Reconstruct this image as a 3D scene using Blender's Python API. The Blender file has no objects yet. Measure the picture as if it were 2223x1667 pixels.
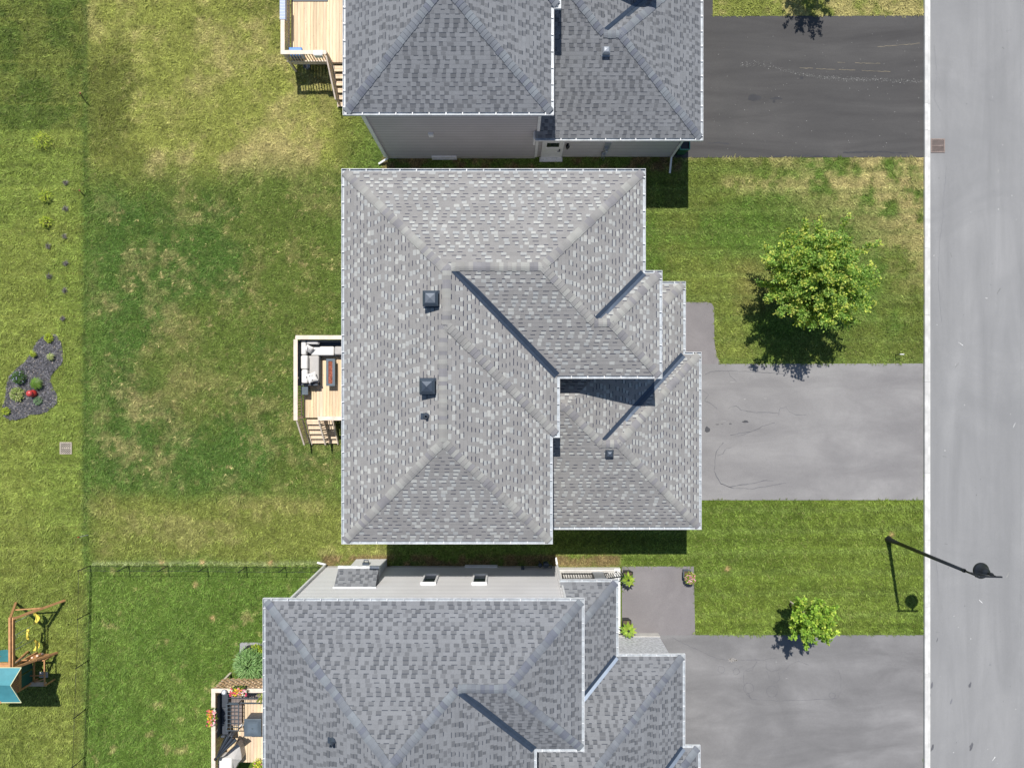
import bpy, math, random
import numpy as np
from mathutils import Vector

# ------------------------------------------------------------------ camera, sky, sun
SC = bpy.context.scene
H, F, CX, CY = 32.0, 1543.0, 1111.5, 833.5          # flying height, focal length in photo pixels
SX, SY = 0.078, -0.520                              # shadow offset on the ground per metre of height
cam = bpy.data.objects.new('camera', bpy.data.cameras.new('camera'))
SC.collection.objects.link(cam); SC.camera = cam
cam.location = (0, 0, H); cam.data.sensor_width = 36; cam.data.lens = 36 * F / 2223.0
cam.data.clip_start = 0.1; cam.data.clip_end = 2000
SUN_EL = math.atan2(1.0, math.hypot(SX, SY))
w = bpy.data.worlds.new("World"); SC.world = w; w.use_nodes = True
nt = w.node_tree; bg = nt.nodes['Background']
sky = nt.nodes.new('ShaderNodeTexSky'); sky.sky_type = 'NISHITA'; sky.sun_disc = False
sky.sun_elevation = SUN_EL; sky.sun_rotation = math.atan2(-SX, -SY)
sky.air_density = 1.0; sky.dust_density = 0.4; sky.ozone_density = 2.0
nt.links.new(sky.outputs[0], bg.inputs[0]); bg.inputs[1].default_value = 0.085
sl = bpy.data.lights.new('sun', 'SUN'); sl.energy = 4.45; sl.angle = math.radians(0.53); sl.color = (1.0, 0.955, 0.89)
sun = bpy.data.objects.new('sun', sl); SC.collection.objects.link(sun)
sun.rotation_euler = Vector((SX, SY, -1)).to_track_quat('-Z', 'Y').to_euler()
SC.view_settings.view_transform = 'Standard'; SC.view_settings.look = 'None'
SC.view_settings.gamma = 1; SC.view_settings.exposure = 0.22
SC.render.resolution_x = 1024; SC.render.resolution_y = 767

# ------------------------------------------------------------------ helpers
S = F / H                                            # ground pixels of the survey per metre
def gx(px, z=0.0): return (px - CX) * (H - z) / F
def gy(py, z=0.0): return -(py - CY) * (H - z) / F
def G(px, py, z=0.0): return (gx(px, z), gy(py, z))
def L(lx, ly): return (lx / S, -ly / S)              # survey offsets from the point below the camera
ORG = {}
COLL = SC.collection

def props(o, label=None, cat=None, group=None, kind=None):
    if label: o['label'] = label
    if cat: o['category'] = cat
    if group: o['group'] = group
    if kind: o['kind'] = kind
    return o
def thing(name, loc, label, cat, group=None):
    o = bpy.data.objects.new(name, None); COLL.objects.link(o); o.location = loc
    o.empty_display_size = 0.3; ORG[o.name] = Vector(loc)
    return props(o, label, cat, group)

class MB:
    def __init__(s): s.v = []; s.f = []; s.m = []; s.c = []; s.uv = []; s.smooth = []; s.col = (1, 1, 1)
    def face(s, pts, mi=0, col=None, uv=None, sm=False):
        n = len(s.v); s.v.extend([tuple(p) for p in pts]); s.f.append(tuple(range(n, n + len(pts))))
        s.m.append(mi); s.c.append(col or s.col); s.uv.append(uv); s.smooth.append(sm)
    def mesh(s, vs, fs, mi=0, col=None, sm=False):
        n = len(s.v); s.v.extend([tuple(p) for p in vs])
        for f in fs:
            s.f.append(tuple(n + i for i in f)); s.m.append(mi); s.c.append(col or s.col); s.uv.append(None); s.smooth.append(sm)
    def box(s, x0, x1, y0, y1, z0, z1, mi=0, col=None):
        if x0 > x1: x0, x1 = x1, x0
        if y0 > y1: y0, y1 = y1, y0
        vs = [(x, y, z) for z in (z0, z1) for y in (y0, y1) for x in (x0, x1)]
        s.mesh(vs, [(0, 2, 3, 1), (4, 5, 7, 6), (0, 1, 5, 4), (2, 6, 7, 3), (0, 4, 6, 2), (1, 3, 7, 5)], mi, col)
    def rbox(s, x0, x1, y0, y1, z0, z1, r=0.03, mi=0, col=None, puff=0.0):
        # box with softened corners and rims (cushions, table tops)
        if x0 > x1: x0, x1 = x1, x0
        if y0 > y1: y0, y1 = y1, y0
        r = min(r, (x1 - x0) / 2.2, (y1 - y0) / 2.2, (z1 - z0) / 2.2)
        def ring(ins, z):
            out = []
            rr = r * 1.3
            for cx, cy, a0 in ((x1 - rr, y1 - rr, 0), (x0 + rr, y1 - rr, 90), (x0 + rr, y0 + rr, 180), (x1 - rr, y0 + rr, 270)):
                for k in range(4):
                    a = math.radians(a0 + k * 30); q = max(rr - ins, 0.001)
                    out.append((cx + q * math.cos(a), cy + q * math.sin(a), z))
            return out
        rings = [ring(r, z0), ring(r * .3, z0 + r * .3), ring(0, z0 + r), ring(0, z1 - r), ring(r * .3, z1 - r * .3), ring(r, z1)]
        n = len(rings[0]); vs = [p for q in rings for p in q]; fs = []
        for i in range(len(rings) - 1):
            for k in range(n): fs.append((i * n + k, i * n + (k + 1) % n, (i + 1) * n + (k + 1) % n, (i + 1) * n + k))
        fs.append(tuple(range(n - 1, -1, -1)))
        vs.append(((x0 + x1) / 2, (y0 + y1) / 2, z1 + puff)); c = len(vs) - 1; b = (len(rings) - 1) * n
        s.mesh(vs, fs, mi, col, True)
        s.mesh(vs[b:], [(k, (k + 1) % n, n) for k in range(n)], mi, col, puff > 0)
    def prism(s, poly, z0, z1, mi=0, col=None, top=True, bottom=True, sm=None):
        n = len(poly); a = sum(poly[i][0] * poly[(i + 1) % n][1] - poly[(i + 1) % n][0] * poly[i][1] for i in range(n))
        if a < 0: poly = poly[::-1]
        vs = [(p[0], p[1], z0) for p in poly] + [(p[0], p[1], z1) for p in poly]; fs = []
        for i in range(n): j = (i + 1) % n; fs.append((i, j, n + j, n + i))
        if top: fs.append(tuple(range(n, 2 * n)))
        if bottom: fs.append(tuple(range(n - 1, -1, -1)))
        s.mesh(vs, fs, mi, col)
    def beam(s, p, q, w, h=None, mi=0, col=None):
        h = h or w; p = Vector(p); q = Vector(q); d = (q - p).normalized()
        up = Vector((0, 0, 1)) if abs(d.z) < .95 else Vector((0, 1, 0))
        a = d.cross(up).normalized() * (w / 2); b = a.cross(d).normalized() * (h / 2)
        vs = [c + i * a + j * b for c in (p, q) for i, j in ((-1, -1), (1, -1), (1, 1), (-1, 1))]
        s.mesh(vs, [(3, 2, 1, 0), (4, 5, 6, 7), (0, 1, 5, 4), (1, 2, 6, 5), (2, 3, 7, 6), (3, 0, 4, 7)], mi, col)
    def tube(s, pts, r, n=8, mi=0, col=None, sm=True, cap=True):
        pts = [Vector(p) for p in pts]; rs = r if isinstance(r, (list, tuple)) else [r] * len(pts); vs = []; fs = []
        for i, p in enumerate(pts):
            d = (pts[min(i + 1, len(pts) - 1)] - pts[max(i - 1, 0)]).normalized()
            up = Vector((0, 0, 1)) if abs(d.z) < .9 else Vector((0, 1, 0))
            a = d.cross(up).normalized(); b = a.cross(d).normalized()
            for k in range(n):
                t = 2 * math.pi * k / n; vs.append(p + (a * math.cos(t) + b * math.sin(t)) * rs[i])
        for i in range(len(pts) - 1):
            for k in range(n): fs.append((i * n + k, i * n + (k + 1) % n, (i + 1) * n + (k + 1) % n, (i + 1) * n + k))
        if cap: fs.append(tuple(range(n))[::-1]); fs.append(tuple(range((len(pts) - 1) * n, len(pts) * n)))
        s.mesh(vs, fs, mi, col, sm)
    def lathe(s, c, prof, n=24, mi=0, col=None, sm=True):
        vs = []; fs = []
        for r, z in prof:
            for k in range(n):
                t = 2 * math.pi * k / n; vs.append((c[0] + max(r, .0005) * math.cos(t), c[1] + max(r, .0005) * math.sin(t), c[2] + z))
        for i in range(len(prof) - 1):
            for k in range(n): fs.append((i * n + k, i * n + (k + 1) % n, (i + 1) * n + (k + 1) % n, (i + 1) * n + k))
        s.mesh(vs, fs, mi, col, sm)
    def build(s, name, mats, parent=None, org=None, label=None, cat=None, group=None, kind=None, bevel=0):
        if not isinstance(mats, (list, tuple)): mats = [mats]
        o0 = ORG[parent.name] if parent is not None else Vector(org or (0, 0, 0))
        me = bpy.data.meshes.new(name)
        me.from_pydata([(x - o0.x, y - o0.y, z - o0.z) for x, y, z in s.v], [], s.f)
        for m in mats: me.materials.append(m)
        me.polygons.foreach_set('material_index', s.m); me.polygons.foreach_set('use_smooth', s.smooth)
        ca = me.color_attributes.new('Col', 'FLOAT_COLOR', 'CORNER'); arr = []
        for f, c in zip(s.f, s.c): arr.extend((c[0], c[1], c[2], 1.0) * len(f))
        ca.data.foreach_set('color', arr)
        if any(u is not None for u in s.uv):
            ul = me.uv_layers.new(name='UVMap'); ua = []
            for f, u in zip(s.f, s.uv):
                for k in range(len(f)): ua.extend(u[k] if u else (0.0, 0.0))
            ul.data.foreach_set('uv', ua)
        me.update()
        o = bpy.data.objects.new(name, me); COLL.objects.link(o)
        if parent is not None: o.parent = parent
        else: o.location = o0
        ORG[o.name] = o0
        if bevel:
            md = o.modifiers.new('bevel', 'BEVEL'); md.width = bevel; md.segments = 2; md.limit_method = 'ANGLE'
        return props(o, label, cat, group, kind)

# ------------------------------------------------------------------ numpy value noise
_rt = np.random.RandomState(7).rand(256, 256)
def vn(x, y, sc, seed=0):
    x = np.asarray(x, float) / sc + seed * 17.31; y = np.asarray(y, float) / sc + seed * 9.77
    xi = np.floor(x).astype(int); yi = np.floor(y).astype(int); fx = x - xi; fy = y - yi
    fx = fx * fx * (3 - 2 * fx); fy = fy * fy * (3 - 2 * fy)
    g = lambda i, j: _rt[(xi + i) % 256, (yi + j) % 256]
    return (g(0, 0) * (1 - fx) + g(1, 0) * fx) * (1 - fy) + (g(0, 1) * (1 - fx) + g(1, 1) * fx) * fy
def fbm(x, y, sc, seed=0, o=4):
    t = 0; a = .5
    for k in range(o): t = t + a * vn(x, y, sc / 2 ** k, seed + k); a *= .5
    return t / (1 - .5 ** o)

# ------------------------------------------------------------------ materials
class NT:
    def __init__(s, name, rough=.7, metal=0.0, spec=.5):
        s.mat = bpy.data.materials.new(name); s.mat.use_nodes = True; s.t = s.mat.node_tree
        s.b = s.t.nodes['Principled BSDF']; s.set(s.b.inputs['Roughness'], rough); s.set(s.b.inputs['Metallic'], metal)
        s.b.inputs['Specular IOR Level'].default_value = spec
    def set(s, inp, v):
        if hasattr(v, 'is_output'): s.t.links.new(v, inp)
        elif isinstance(v, (tuple, list)) and len(v) == 3 and inp.type == 'RGBA': inp.default_value = (*v, 1)
        else: inp.default_value = v
    def node(s, ty, ins=None, out=0, **kw):
        n = s.t.nodes.new(ty)
        for k, v in kw.items(): setattr(n, k, v)
        for k, v in (ins or {}).items(): s.set(n.inputs[k], v)
        return n.outputs[out]
    def math(s, op, a, b=0.0, c=None):
        ins = {0: a, 1: b}
        if c is not None: ins[2] = c
        return s.node('ShaderNodeMath', ins, operation=op)
    def mix(s, f, a, b, mode='MIX'):
        n = s.t.nodes.new('ShaderNodeMix'); n.data_type = 'RGBA'; n.blend_type = mode
        s.set(n.inputs[0], f); s.set(n.inputs[6], a); s.set(n.inputs[7], b); return n.outputs[2]
    def noise(s, sc, vec=None, det=4, rough=.55, out=0, dist=0.0):
        ins = {'Scale': sc, 'Detail': det, 'Roughness': rough, 'Distortion': dist}
        if vec is not None: ins['Vector'] = vec
        return s.node('ShaderNodeTexNoise', ins, out)
    def remap(s, v, a, b, c=0.0, d=1.0):
        return s.node('ShaderNodeMapRange', {0: v, 1: a, 2: b, 3: c, 4: d})
    def pos(s, scale=(1, 1, 1)):
        g = s.node('ShaderNodeNewGeometry')
        return s.node('ShaderNodeMapping', {'Vector': g, 'Scale': scale})
    def attr(s): return s.node('ShaderNodeVertexColor', layer_name='Col')
    def color(s, c): s.set(s.b.inputs['Base Color'], c)
    def bump(s, h, st=.4, dist=.01):
        s.set(s.b.inputs['Normal'], s.node('ShaderNodeBump', {'Height': h, 'Strength': st, 'Distance': dist}))

def plain(name, col, rough=.6, metal=0.0, var=.12, sc=3.0, bump=0.0, bsc=60, useattr=True, spec=.5):
    n = NT(name, rough, metal, spec); p = n.pos()
    v = n.remap(n.noise(sc, p, 5), .3, .7, 1 - var, 1 + var)
    c = n.mix(1.0, col, n.attr(), 'MULTIPLY') if useattr else col
    n.color(n.mix(1.0, c, n.node('ShaderNodeCombineColor', {0: v, 1: v, 2: v}), 'MULTIPLY'))
    if bump: n.bump(n.noise(bsc, p, 3), bump, .01)
    return n.mat

def shingle(name, base, tab, alt, dash, thr_tab, thr_dash, warm=(1, 1, 1)):
    n = NT(name, .95, 0, .15)
    uv = n.node('ShaderNodeUVMap'); sp = n.t.nodes.new('ShaderNodeSeparateXYZ'); n.set(sp.inputs[0], uv)
    u, v = sp.outputs[0], sp.outputs[1]
    vr = n.math('DIVIDE', v, .143); row = n.math('FLOOR', vr); fv = n.math('FRACT', vr)
    rw = n.node('ShaderNodeTexWhiteNoise', {'W': row}, noise_dimensions='1D')
    W = n.math('ADD', n.math('DIVIDE', u, .168), n.math('MULTIPLY', rw, 300.0))
    wob = n.node('ShaderNodeTexNoise', {'W': n.math('ADD', n.math('MULTIPLY', W, .8), n.math('MULTIPLY', row, 41.7)), 'Scale': 1.0, 'Detail': 0.0}, noise_dimensions='1D')
    W = n.math('ADD', W, n.math('MULTIPLY', wob, .8))
    cell = n.math('FLOOR', W); odd = n.math('GREATER_THAN', n.math('FRACT', n.math('DIVIDE', cell, 2.0)), .25)
    wn = n.t.nodes.new('ShaderNodeTexWhiteNoise'); wn.noise_dimensions = '1D'; n.set(wn.inputs['W'], n.math('ADD', cell, n.math('MULTIPLY', row, 77.31)))
    sc = n.t.nodes.new('ShaderNodeSeparateColor'); n.set(sc.inputs[0], wn.outputs['Color'])
    r, g, b = sc.outputs
    istab = n.math('MULTIPLY', n.math('LESS_THAN', r, thr_tab), odd)
    istab = n.math('MULTIPLY', istab, n.math('LESS_THAN', fv, .88))
    isdash = n.math('MULTIPLY', n.math('MULTIPLY', n.math('LESS_THAN', g, thr_dash), odd), n.math('GREATER_THAN', fv, .80))
    p = n.pos()
    c = n.mix(istab, base, n.mix(b, tab, alt))
    k = n.math('MULTIPLY', n.remap(n.noise(.55, p, 5, .6), .3, .7, .93, 1.06), n.remap(b, 0, 1, .95, 1.04))
    k = n.math('MULTIPLY', k, n.remap(n.noise(34, p, 3, .7), .3, .7, .90, 1.10))
    k = n.math('MULTIPLY', k, n.remap(n.node('ShaderNodeTexWhiteNoise', {'W': n.math('ADD', row, 11.3)}, noise_dimensions='1D'), 0, 1, .96, 1.03))
    c = n.mix(1.0, c, n.node('ShaderNodeCombineColor', {0: k, 1: k, 2: k}), 'MULTIPLY')
    c = n.mix(isdash, c, dash)
    n.color(c)
    h = n.math('ADD', n.math('SUBTRACT', 1.0, fv), n.math('MULTIPLY', istab, .6))
    n.bump(n.math('ADD', h, n.math('MULTIPLY', n.noise(120, p, 2), .3)), .55, .012)
    return n.mat

def wood(name, col, grain=(26, 1.3, 26), var=.22, rough=.75, knots=True):
    n = NT(name, rough, 0, .3); p = n.pos(grain)
    c = n.mix(1.0, col, n.attr(), 'MULTIPLY')
    k = n.remap(n.noise(1.0, p, 4, .6), .3, .7, 1 - var, 1 + var * .6)
    c = n.mix(1.0, c, n.node('ShaderNodeCombineColor', {0: k, 1: n.math('MULTIPLY', k, .98), 2: n.math('MULTIPLY', k, .95)}), 'MULTIPLY')
    if knots:
        kn = n.node('ShaderNodeTexVoronoi', {'Vector': n.pos((9, 3.5, 9)), 'Scale': 1.0})
        c = n.mix(n.remap(kn, .05, .12, .75, 0.0), c, (.12, .06, .03))
    n.color(c); n.bump(n.noise(1.0, p, 3), .25, .006)
    return n.mat

def siding(name, col):
    n = NT(name, .6, 0, .3); g = n.node('ShaderNodeNewGeometry'); sp = n.t.nodes.new('ShaderNodeSeparateXYZ'); n.set(sp.inputs[0], g)
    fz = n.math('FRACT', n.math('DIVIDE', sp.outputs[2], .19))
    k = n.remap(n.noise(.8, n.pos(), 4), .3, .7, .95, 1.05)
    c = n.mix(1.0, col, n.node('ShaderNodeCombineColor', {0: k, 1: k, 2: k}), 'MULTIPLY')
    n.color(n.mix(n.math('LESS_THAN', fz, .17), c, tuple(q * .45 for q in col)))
    n.bump(n.math('SUBTRACT', 1.0, fz), .7, .02)
    return n.mat

def asphalt(name, c0, c1, c2, seed=0.0, streak=(.18, 1.1, 1)):
    n = NT(name, .92, 0, .2); p = n.pos(streak); q = n.pos()
    a = n.remap(n.noise(1.0, n.node('ShaderNodeVectorMath', {0: p, 1: (seed, seed * .7, 0)}), 7, .62, dist=.6), .32, .68)
    b = n.remap(n.noise(.23, n.node('ShaderNodeVectorMath', {0: q, 1: (seed * 2, 3, 0)}), 6, .6, dist=1.2), .35, .66)
    c = n.mix(a, c0, c1); c = n.mix(n.math('MULTIPLY', b, .55), c, c2)
    k = n.remap(n.noise(38, q, 4, .85), .25, .75, .80, 1.20)
    c = n.mix(1.0, c, n.node('ShaderNodeCombineColor', {0: k, 1: k, 2: k}), 'MULTIPLY')
    sp = n.remap(n.noise(2.6, n.node('ShaderNodeVectorMath', {0: q, 1: (seed, 9, 0)}), 8, .75), .66, .76, 0, .35)
    c = n.mix(sp, c, tuple(min(1, x * 1.7) for x in c1)); n.color(c)
    n.bump(n.noise(110, q, 3, .7), .35, .006)
    return n.mat

def leafmat(name, rough=.5, tr=.35):
    n = NT(name, rough, 0, .35); c = n.attr(); n.color(c)
    t = n.node('ShaderNodeBsdfTranslucent', {'Color': n.mix(1.0, c, (1.35, 1.25, .45), 'MULTIPLY')})
    m = n.node('ShaderNodeMixShader', {0: tr, 1: n.b.outputs[0], 2: t})
    n.t.links.new(m, n.t.nodes['Material Output'].inputs[0]); return n.mat

M = {}
M['shC'] = shingle('warm_grey_shingle', (.262, .256, .250), (.435, .438, .415), (.32, .33, .328), (.042, .046, .072), .58, .80)
M['shB'] = shingle('blue_grey_shingle', (.205, .213, .226), (.125, .131, .141), (.158, .164, .175), (.070, .078, .094), .78, .70)
M['capC'] = plain('cap_shingle_warm', (.258, .254, .247), .95, var=.10, sc=2, bump=.3, spec=.15)
M['capB'] = plain('cap_shingle_blue', (.158, .171, .193), .95, var=.10, sc=2, bump=.3, spec=.15)
M['valley'] = plain('valley_steel', (.060, .082, .118), .38, .45, var=.10, sc=5)
M['ventm'] = plain('dark_vent_metal', (.060, .078, .105), .45, .3, var=.1)
M['ventl'] = plain('light_vent_metal', (.33, .36, .40), .45, .3, var=.1)
M['white'] = plain('white_aluminium', (.80, .80, .79), .45, 0, var=.08, sc=7)
M['gutter'] = plain('gutter_white', (.64, .655, .665), .45, 0, var=.22, sc=6)
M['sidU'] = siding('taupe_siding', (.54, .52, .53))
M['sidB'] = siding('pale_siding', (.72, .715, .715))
M['stone'] = plain('pale_stone_veneer', (.50, .51, .53), .8, var=.35, sc=9, bump=.6, bsc=14)
M['conc'] = plain('concrete', (.50, .485, .45), .85, var=.16, sc=2.5, bump=.3)
M['kerbc'] = plain('kerb_concrete', (.60, .595, .575), .9, var=.16, sc=2.5, bump=.3)
M['glass'] = plain('dark_window_glass', (.02, .028, .035), .06, 0, var=.1)
M['black'] = plain('black_metal', (.018, .021, .026), .38, .2, var=.15)
M['dgrey'] = plain('charcoal_resin', (.055, .066, .085), .55, 0, var=.12)
M['mgrey'] = plain('slate_grey_metal', (.105, .135, .165), .45, .2, var=.12)
M['deckw'] = wood('deck_boards', (.74, .60, .44))
M['railw'] = wood('railing_cedar', (.76, .66, .57), (4, 4, 20), .18, knots=False)
M['latw'] = wood('lattice_cedar', (.50, .34, .20), (6, 6, 6), .15, knots=False)
M['swingw'] = wood('swing_cedar', (.56, .30, .14), (6, 6, 6), .22, knots=False)
M['fabw'] = plain('white_fabric', (.70, .69, .67), .9, var=.06, sc=6, bump=.15, bsc=200)
M['fabg'] = plain('light_grey_fabric', (.46, .445, .43), .9, var=.06, sc=6, bump=.15, bsc=200)
M['lava'] = plain('red_lava_rock', (.40, .13, .08), .8, var=.5, sc=40)
M['teal'] = plain('teal_canopy', (.06, .25, .29), .55, var=.10, sc=4)
M['tealp'] = plain('green_panel', (.015, .10, .085), .55, var=.10, sc=4)
M['yellow'] = plain('yellow_plastic', (.85, .68, .10), .4, var=.1)
M['rope'] = plain('pale_rope', (.6, .6, .58), .8, var=.1)
M['red'] = plain('red_glaze', (.45, .035, .030), .25, var=.15)
M['blue'] = plain('blue_plastic', (.02, .18, .42), .4, var=.1)
M['green'] = plain('green_plastic', (.02, .10, .06), .45, var=.1)
M['rust'] = plain('rusty_iron', (.27, .215, .19), .8, .2, var=.25, sc=12)
M['bark'] = plain('bark', (.10, .075, .055), .9, var=.3, sc=20, bump=.5)
M['leaf'] = leafmat('leaf')
M['petal'] = leafmat('petal', .6, .2)
M['mulch'] = plain('dark_mulch', (.135, .133, .138), .95, var=.45, sc=14, bump=.8, bsc=50)
M['soil'] = plain('soil', (.10, .075, .05), .95, var=.4, sc=8, bump=.6)
M['gravel'] = plain('grey_gravel', (.30, .30, .31), .95, var=.4, sc=30, bump=.8, bsc=60)
M['crack'] = plain('crack_fill', (.065, .066, .072), .95, var=.2)
M['chalk'] = plain('chalk_dust', (.42, .42, .41), .95, var=.2)
M['drU'] = asphalt('driveway_dark_asphalt', (.062, .060, .060), (.098, .095, .093), (.070, .069, .069), 3.0)
M['drC'] = asphalt('driveway_pale_asphalt', (.218, .212, .212), (.315, .308, .303), (.185, .180, .182), 8.0, (.25, .8, 1))
M['drB'] = asphalt('driveway_grey_asphalt', (.170, .167, .168), (.270, .266, .266), (.140, .138, .140), 15.0, (.25, .8, 1))
M['path'] = asphalt('path_asphalt', (.20, .187, .190), (.25, .235, .236), (.175, .164, .167), 21.0, (.9, .9, 1))
M['road'] = asphalt('road_asphalt', (.232, .234, .236), (.300, .301, .302), (.205, .208, .212), 29.0, (.9, .10, 1))
M['grass'] = plain('grass_blades', (1, 1, 1), .75, var=.05, sc=1, spec=.25)
M['lawn'] = plain('turf_soil', (.62, .62, .62), .95, var=.35, sc=14, bump=.6, bsc=25, spec=.1)
# ------------------------------------------------------------------ roofs: union of hipped rectangles
def clip(poly, A, B, C):
    ins, out = [], []
    n = len(poly)
    for i in range(n):
        p, q = poly[i], poly[(i + 1) % n]; dp = A * p[0] + B * p[1] + C; dq = A * q[0] + B * q[1] + C
        if dp >= 0: ins.append(p)
        if dp <= 0: out.append(p)
        if (dp > 0 and dq < 0) or (dp < 0 and dq > 0):
            t = dp / (dp - dq); m = (p[0] + (q[0] - p[0]) * t, p[1] + (q[1] - p[1]) * t); ins.append(m); out.append(m)
    return ins, out
def area(p): return abs(sum(p[i][0] * p[(i + 1) % len(p)][1] - p[(i + 1) % len(p)][0] * p[i][1] for i in range(len(p)))) / 2 if len(p) > 2 else 0
def halfs(poly):
    n = len(poly); cx = sum(p[0] for p in poly) / n; cy = sum(p[1] for p in poly) / n; hs = []
    for i in range(n):
        p, q = poly[i], poly[(i + 1) % n]; A, B = -(q[1] - p[1]), q[0] - p[0]; C = -(A * p[0] + B * p[1])
        if abs(A) + abs(B) < 1e-9: continue
        if A * cx + B * cy + C < 0: A, B, C = -A, -B, -C
        hs.append((A, B, C))
    return hs
def subtract(poly, hs):
    out = []
    for h in hs:
        i, o = clip(poly, *h)
        if area(o) > 1e-6: out.append(o)
        poly = i
        if area(poly) < 1e-6: return out
    return out
def hip(rect, ze, p):
    x0, x1, y0, y1 = rect; w, h = x1 - x0, y1 - y0; m = min(w, h) / 2
    if w <= h: a, b = ((x0 + x1) / 2, y0 + m), ((x0 + x1) / 2, y1 - m)
    else: a, b = (x0 + m, (y0 + y1) / 2), (x1 - m, (y0 + y1) / 2)
    if w <= h:
        return [('W', [(x0, y0), a, b, (x0, y1)], (p, 0, ze - p * x0)), ('E', [(x1, y0), (x1, y1), b, a], (-p, 0, ze + p * x1)),
                ('S', [(x0, y0), (x1, y0), a], (0, p, ze - p * y0)), ('N', [(x0, y1), b, (x1, y1)], (0, -p, ze + p * y1))]
    return [('W', [(x0, y0), a, (x0, y1)], (p, 0, ze - p * x0)), ('E', [(x1, y0), (x1, y1), b], (-p, 0, ze + p * x1)),
            ('S', [(x0, y0), (x1, y0), b, a], (0, p, ze - p * y0)), ('N', [(x0, y1), a, b, (x1, y1)], (0, -p, ze + p * y1))]
class Roof:
    def __init__(s, rects, ze, p, clips=()):
        s.rects = rects; s.ze = ze; s.p = p; s.clips = clips
    def z(s, x, y):
        return s.ze + s.p * max(min(x - r[0], r[1] - x, y - r[2], r[3] - y) for r in s.rects)
    def faces(s):
        al = [hip(r, s.ze, s.p) for r in s.rects]; out = []
        for i, fi in enumerate(al):
            for side, poly, pl in fi:
                ps = [poly]
                for c in s.clips: ps = [q for q in (clip(a, *c)[0] for a in ps) if area(q) > 1e-5]
                for j, fj in enumerate(al):
                    if j == i: continue
                    for sj, pj, plj in fj:
                        d = tuple(plj[k] - pl[k] for k in range(3)); eps = 1e-5 if j < i else -1e-5
                        cutp, _ = clip(pj, d[0], d[1], d[2] + eps)
                        if abs(d[0]) + abs(d[1]) < 1e-9: cutp = pj if d[2] + eps > 0 else []
                        if area(cutp) < 1e-6: continue
                        hs = halfs(cutp); nw = []
                        for q in ps: nw += subtract(q, hs)
                        ps = nw
                for q in ps: out.append((side, q, pl, s.rects[i]))
        return out
    def mesh(s):
        mb = MB(); co = math.cos(math.atan(s.p))
        for side, q, (a, b, c), r in s.faces():
            n = len(q); ar = sum(q[i][0] * q[(i + 1) % n][1] - q[(i + 1) % n][0] * q[i][1] for i in range(n))
            if ar < 0: q = q[::-1]
            uv = []
            for x, y in q:
                if side == 'W': uv.append((y + 50, (x - r[0]) / co))
                elif side == 'E': uv.append((y + 91, (r[1] - x) / co))
                elif side == 'S': uv.append((x + 133, (y - r[2]) / co))
                else: uv.append((x + 177, (r[3] - y) / co))
            mb.face([(x, y, a * x + b * y + c) for x, y in q], uv=uv)
        return mb

def cap_line(roof, p, q, trim0=0.0, trim1=0.0, seed=0, wd=.15, cols=((1.22, 1.24, 1.2), (.86, .86, .92), (1, 1, 1), (1.1, 1.1, 1.08))):
    rnd = random.Random(seed); p = Vector((*p, 0)); q = Vector((*q, 0)); d = q - p; Ln = d.length; d.normalize()
    p = p + d * trim0; Ln -= trim0 + trim1; s = Vector((-d.y, d.x, 0)); mb = MB()
    n = max(1, int(Ln / .145)); st = Ln / n; up = roof.z(*(p + d * Ln)[:2]) >= roof.z(*p[:2]) - .01
    for i in range(n):
        a, b = p + d * st * i, p + d * (st * (i + 1.0)); ja = rnd.uniform(-.012, .012)
        za, zb = (.030, .016) if up else (.016, .030)
        def sec(c, lift, extra=0):
            pts = []
            for k in (-1, -.45, 0, .45, 1):
                w_ = c + s * (k * wd + ja)
                z = roof.z(w_.x, w_.y)
                if k == 0: z -= .012
                pts.append(Vector((w_.x, w_.y, z + lift)))
            return pts
        A, B = sec(a, za), sec(b, zb); c = rnd.choice(cols); k = rnd.uniform(.95, 1.05); c = tuple(x * k for x in c)
        for k in range(4): mb.face([A[k], B[k], B[k + 1], A[k + 1]], col=c)
        for E, sg in ((A, 1), (B, -1)):
            for k in range(4): mb.face([E[k], E[k + 1], E[k + 1] - Vector((0, 0, .03)), E[k] - Vector((0, 0, .03))], col=c)
        for k in (0, 4): mb.face([A[k], B[k], B[k] - Vector((0, 0, .03)), A[k] - Vector((0, 0, .03))], col=c)
    return mb
def valley_line(roof, p, q, wd=.13):
    p = Vector((*p, 0)); q = Vector((*q, 0)); d = (q - p).normalized(); s = Vector((-d.y, d.x, 0)); mb = MB(); n = max(3, int((q - p).length / 2.0))
    for i in range(n):
        a, b = p + (q - p) * (i / n), p + (q - p) * ((i + 1) / n)
        def sec(c, e):
            out = []
            for k in (-1, -.09, 0, .09, 1):
                w_ = c + s * k * wd; z = roof.z(w_.x, w_.y) + .010 + e + (.016 if k == 0 else 0)
                out.append(Vector((w_.x, w_.y, z)))
            return out
        A, B = sec(a, 0), sec(b + d * .05, .003)
        for k in range(4): mb.face([A[k], A[k + 1], B[k + 1], B[k]])
    return mb
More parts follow.
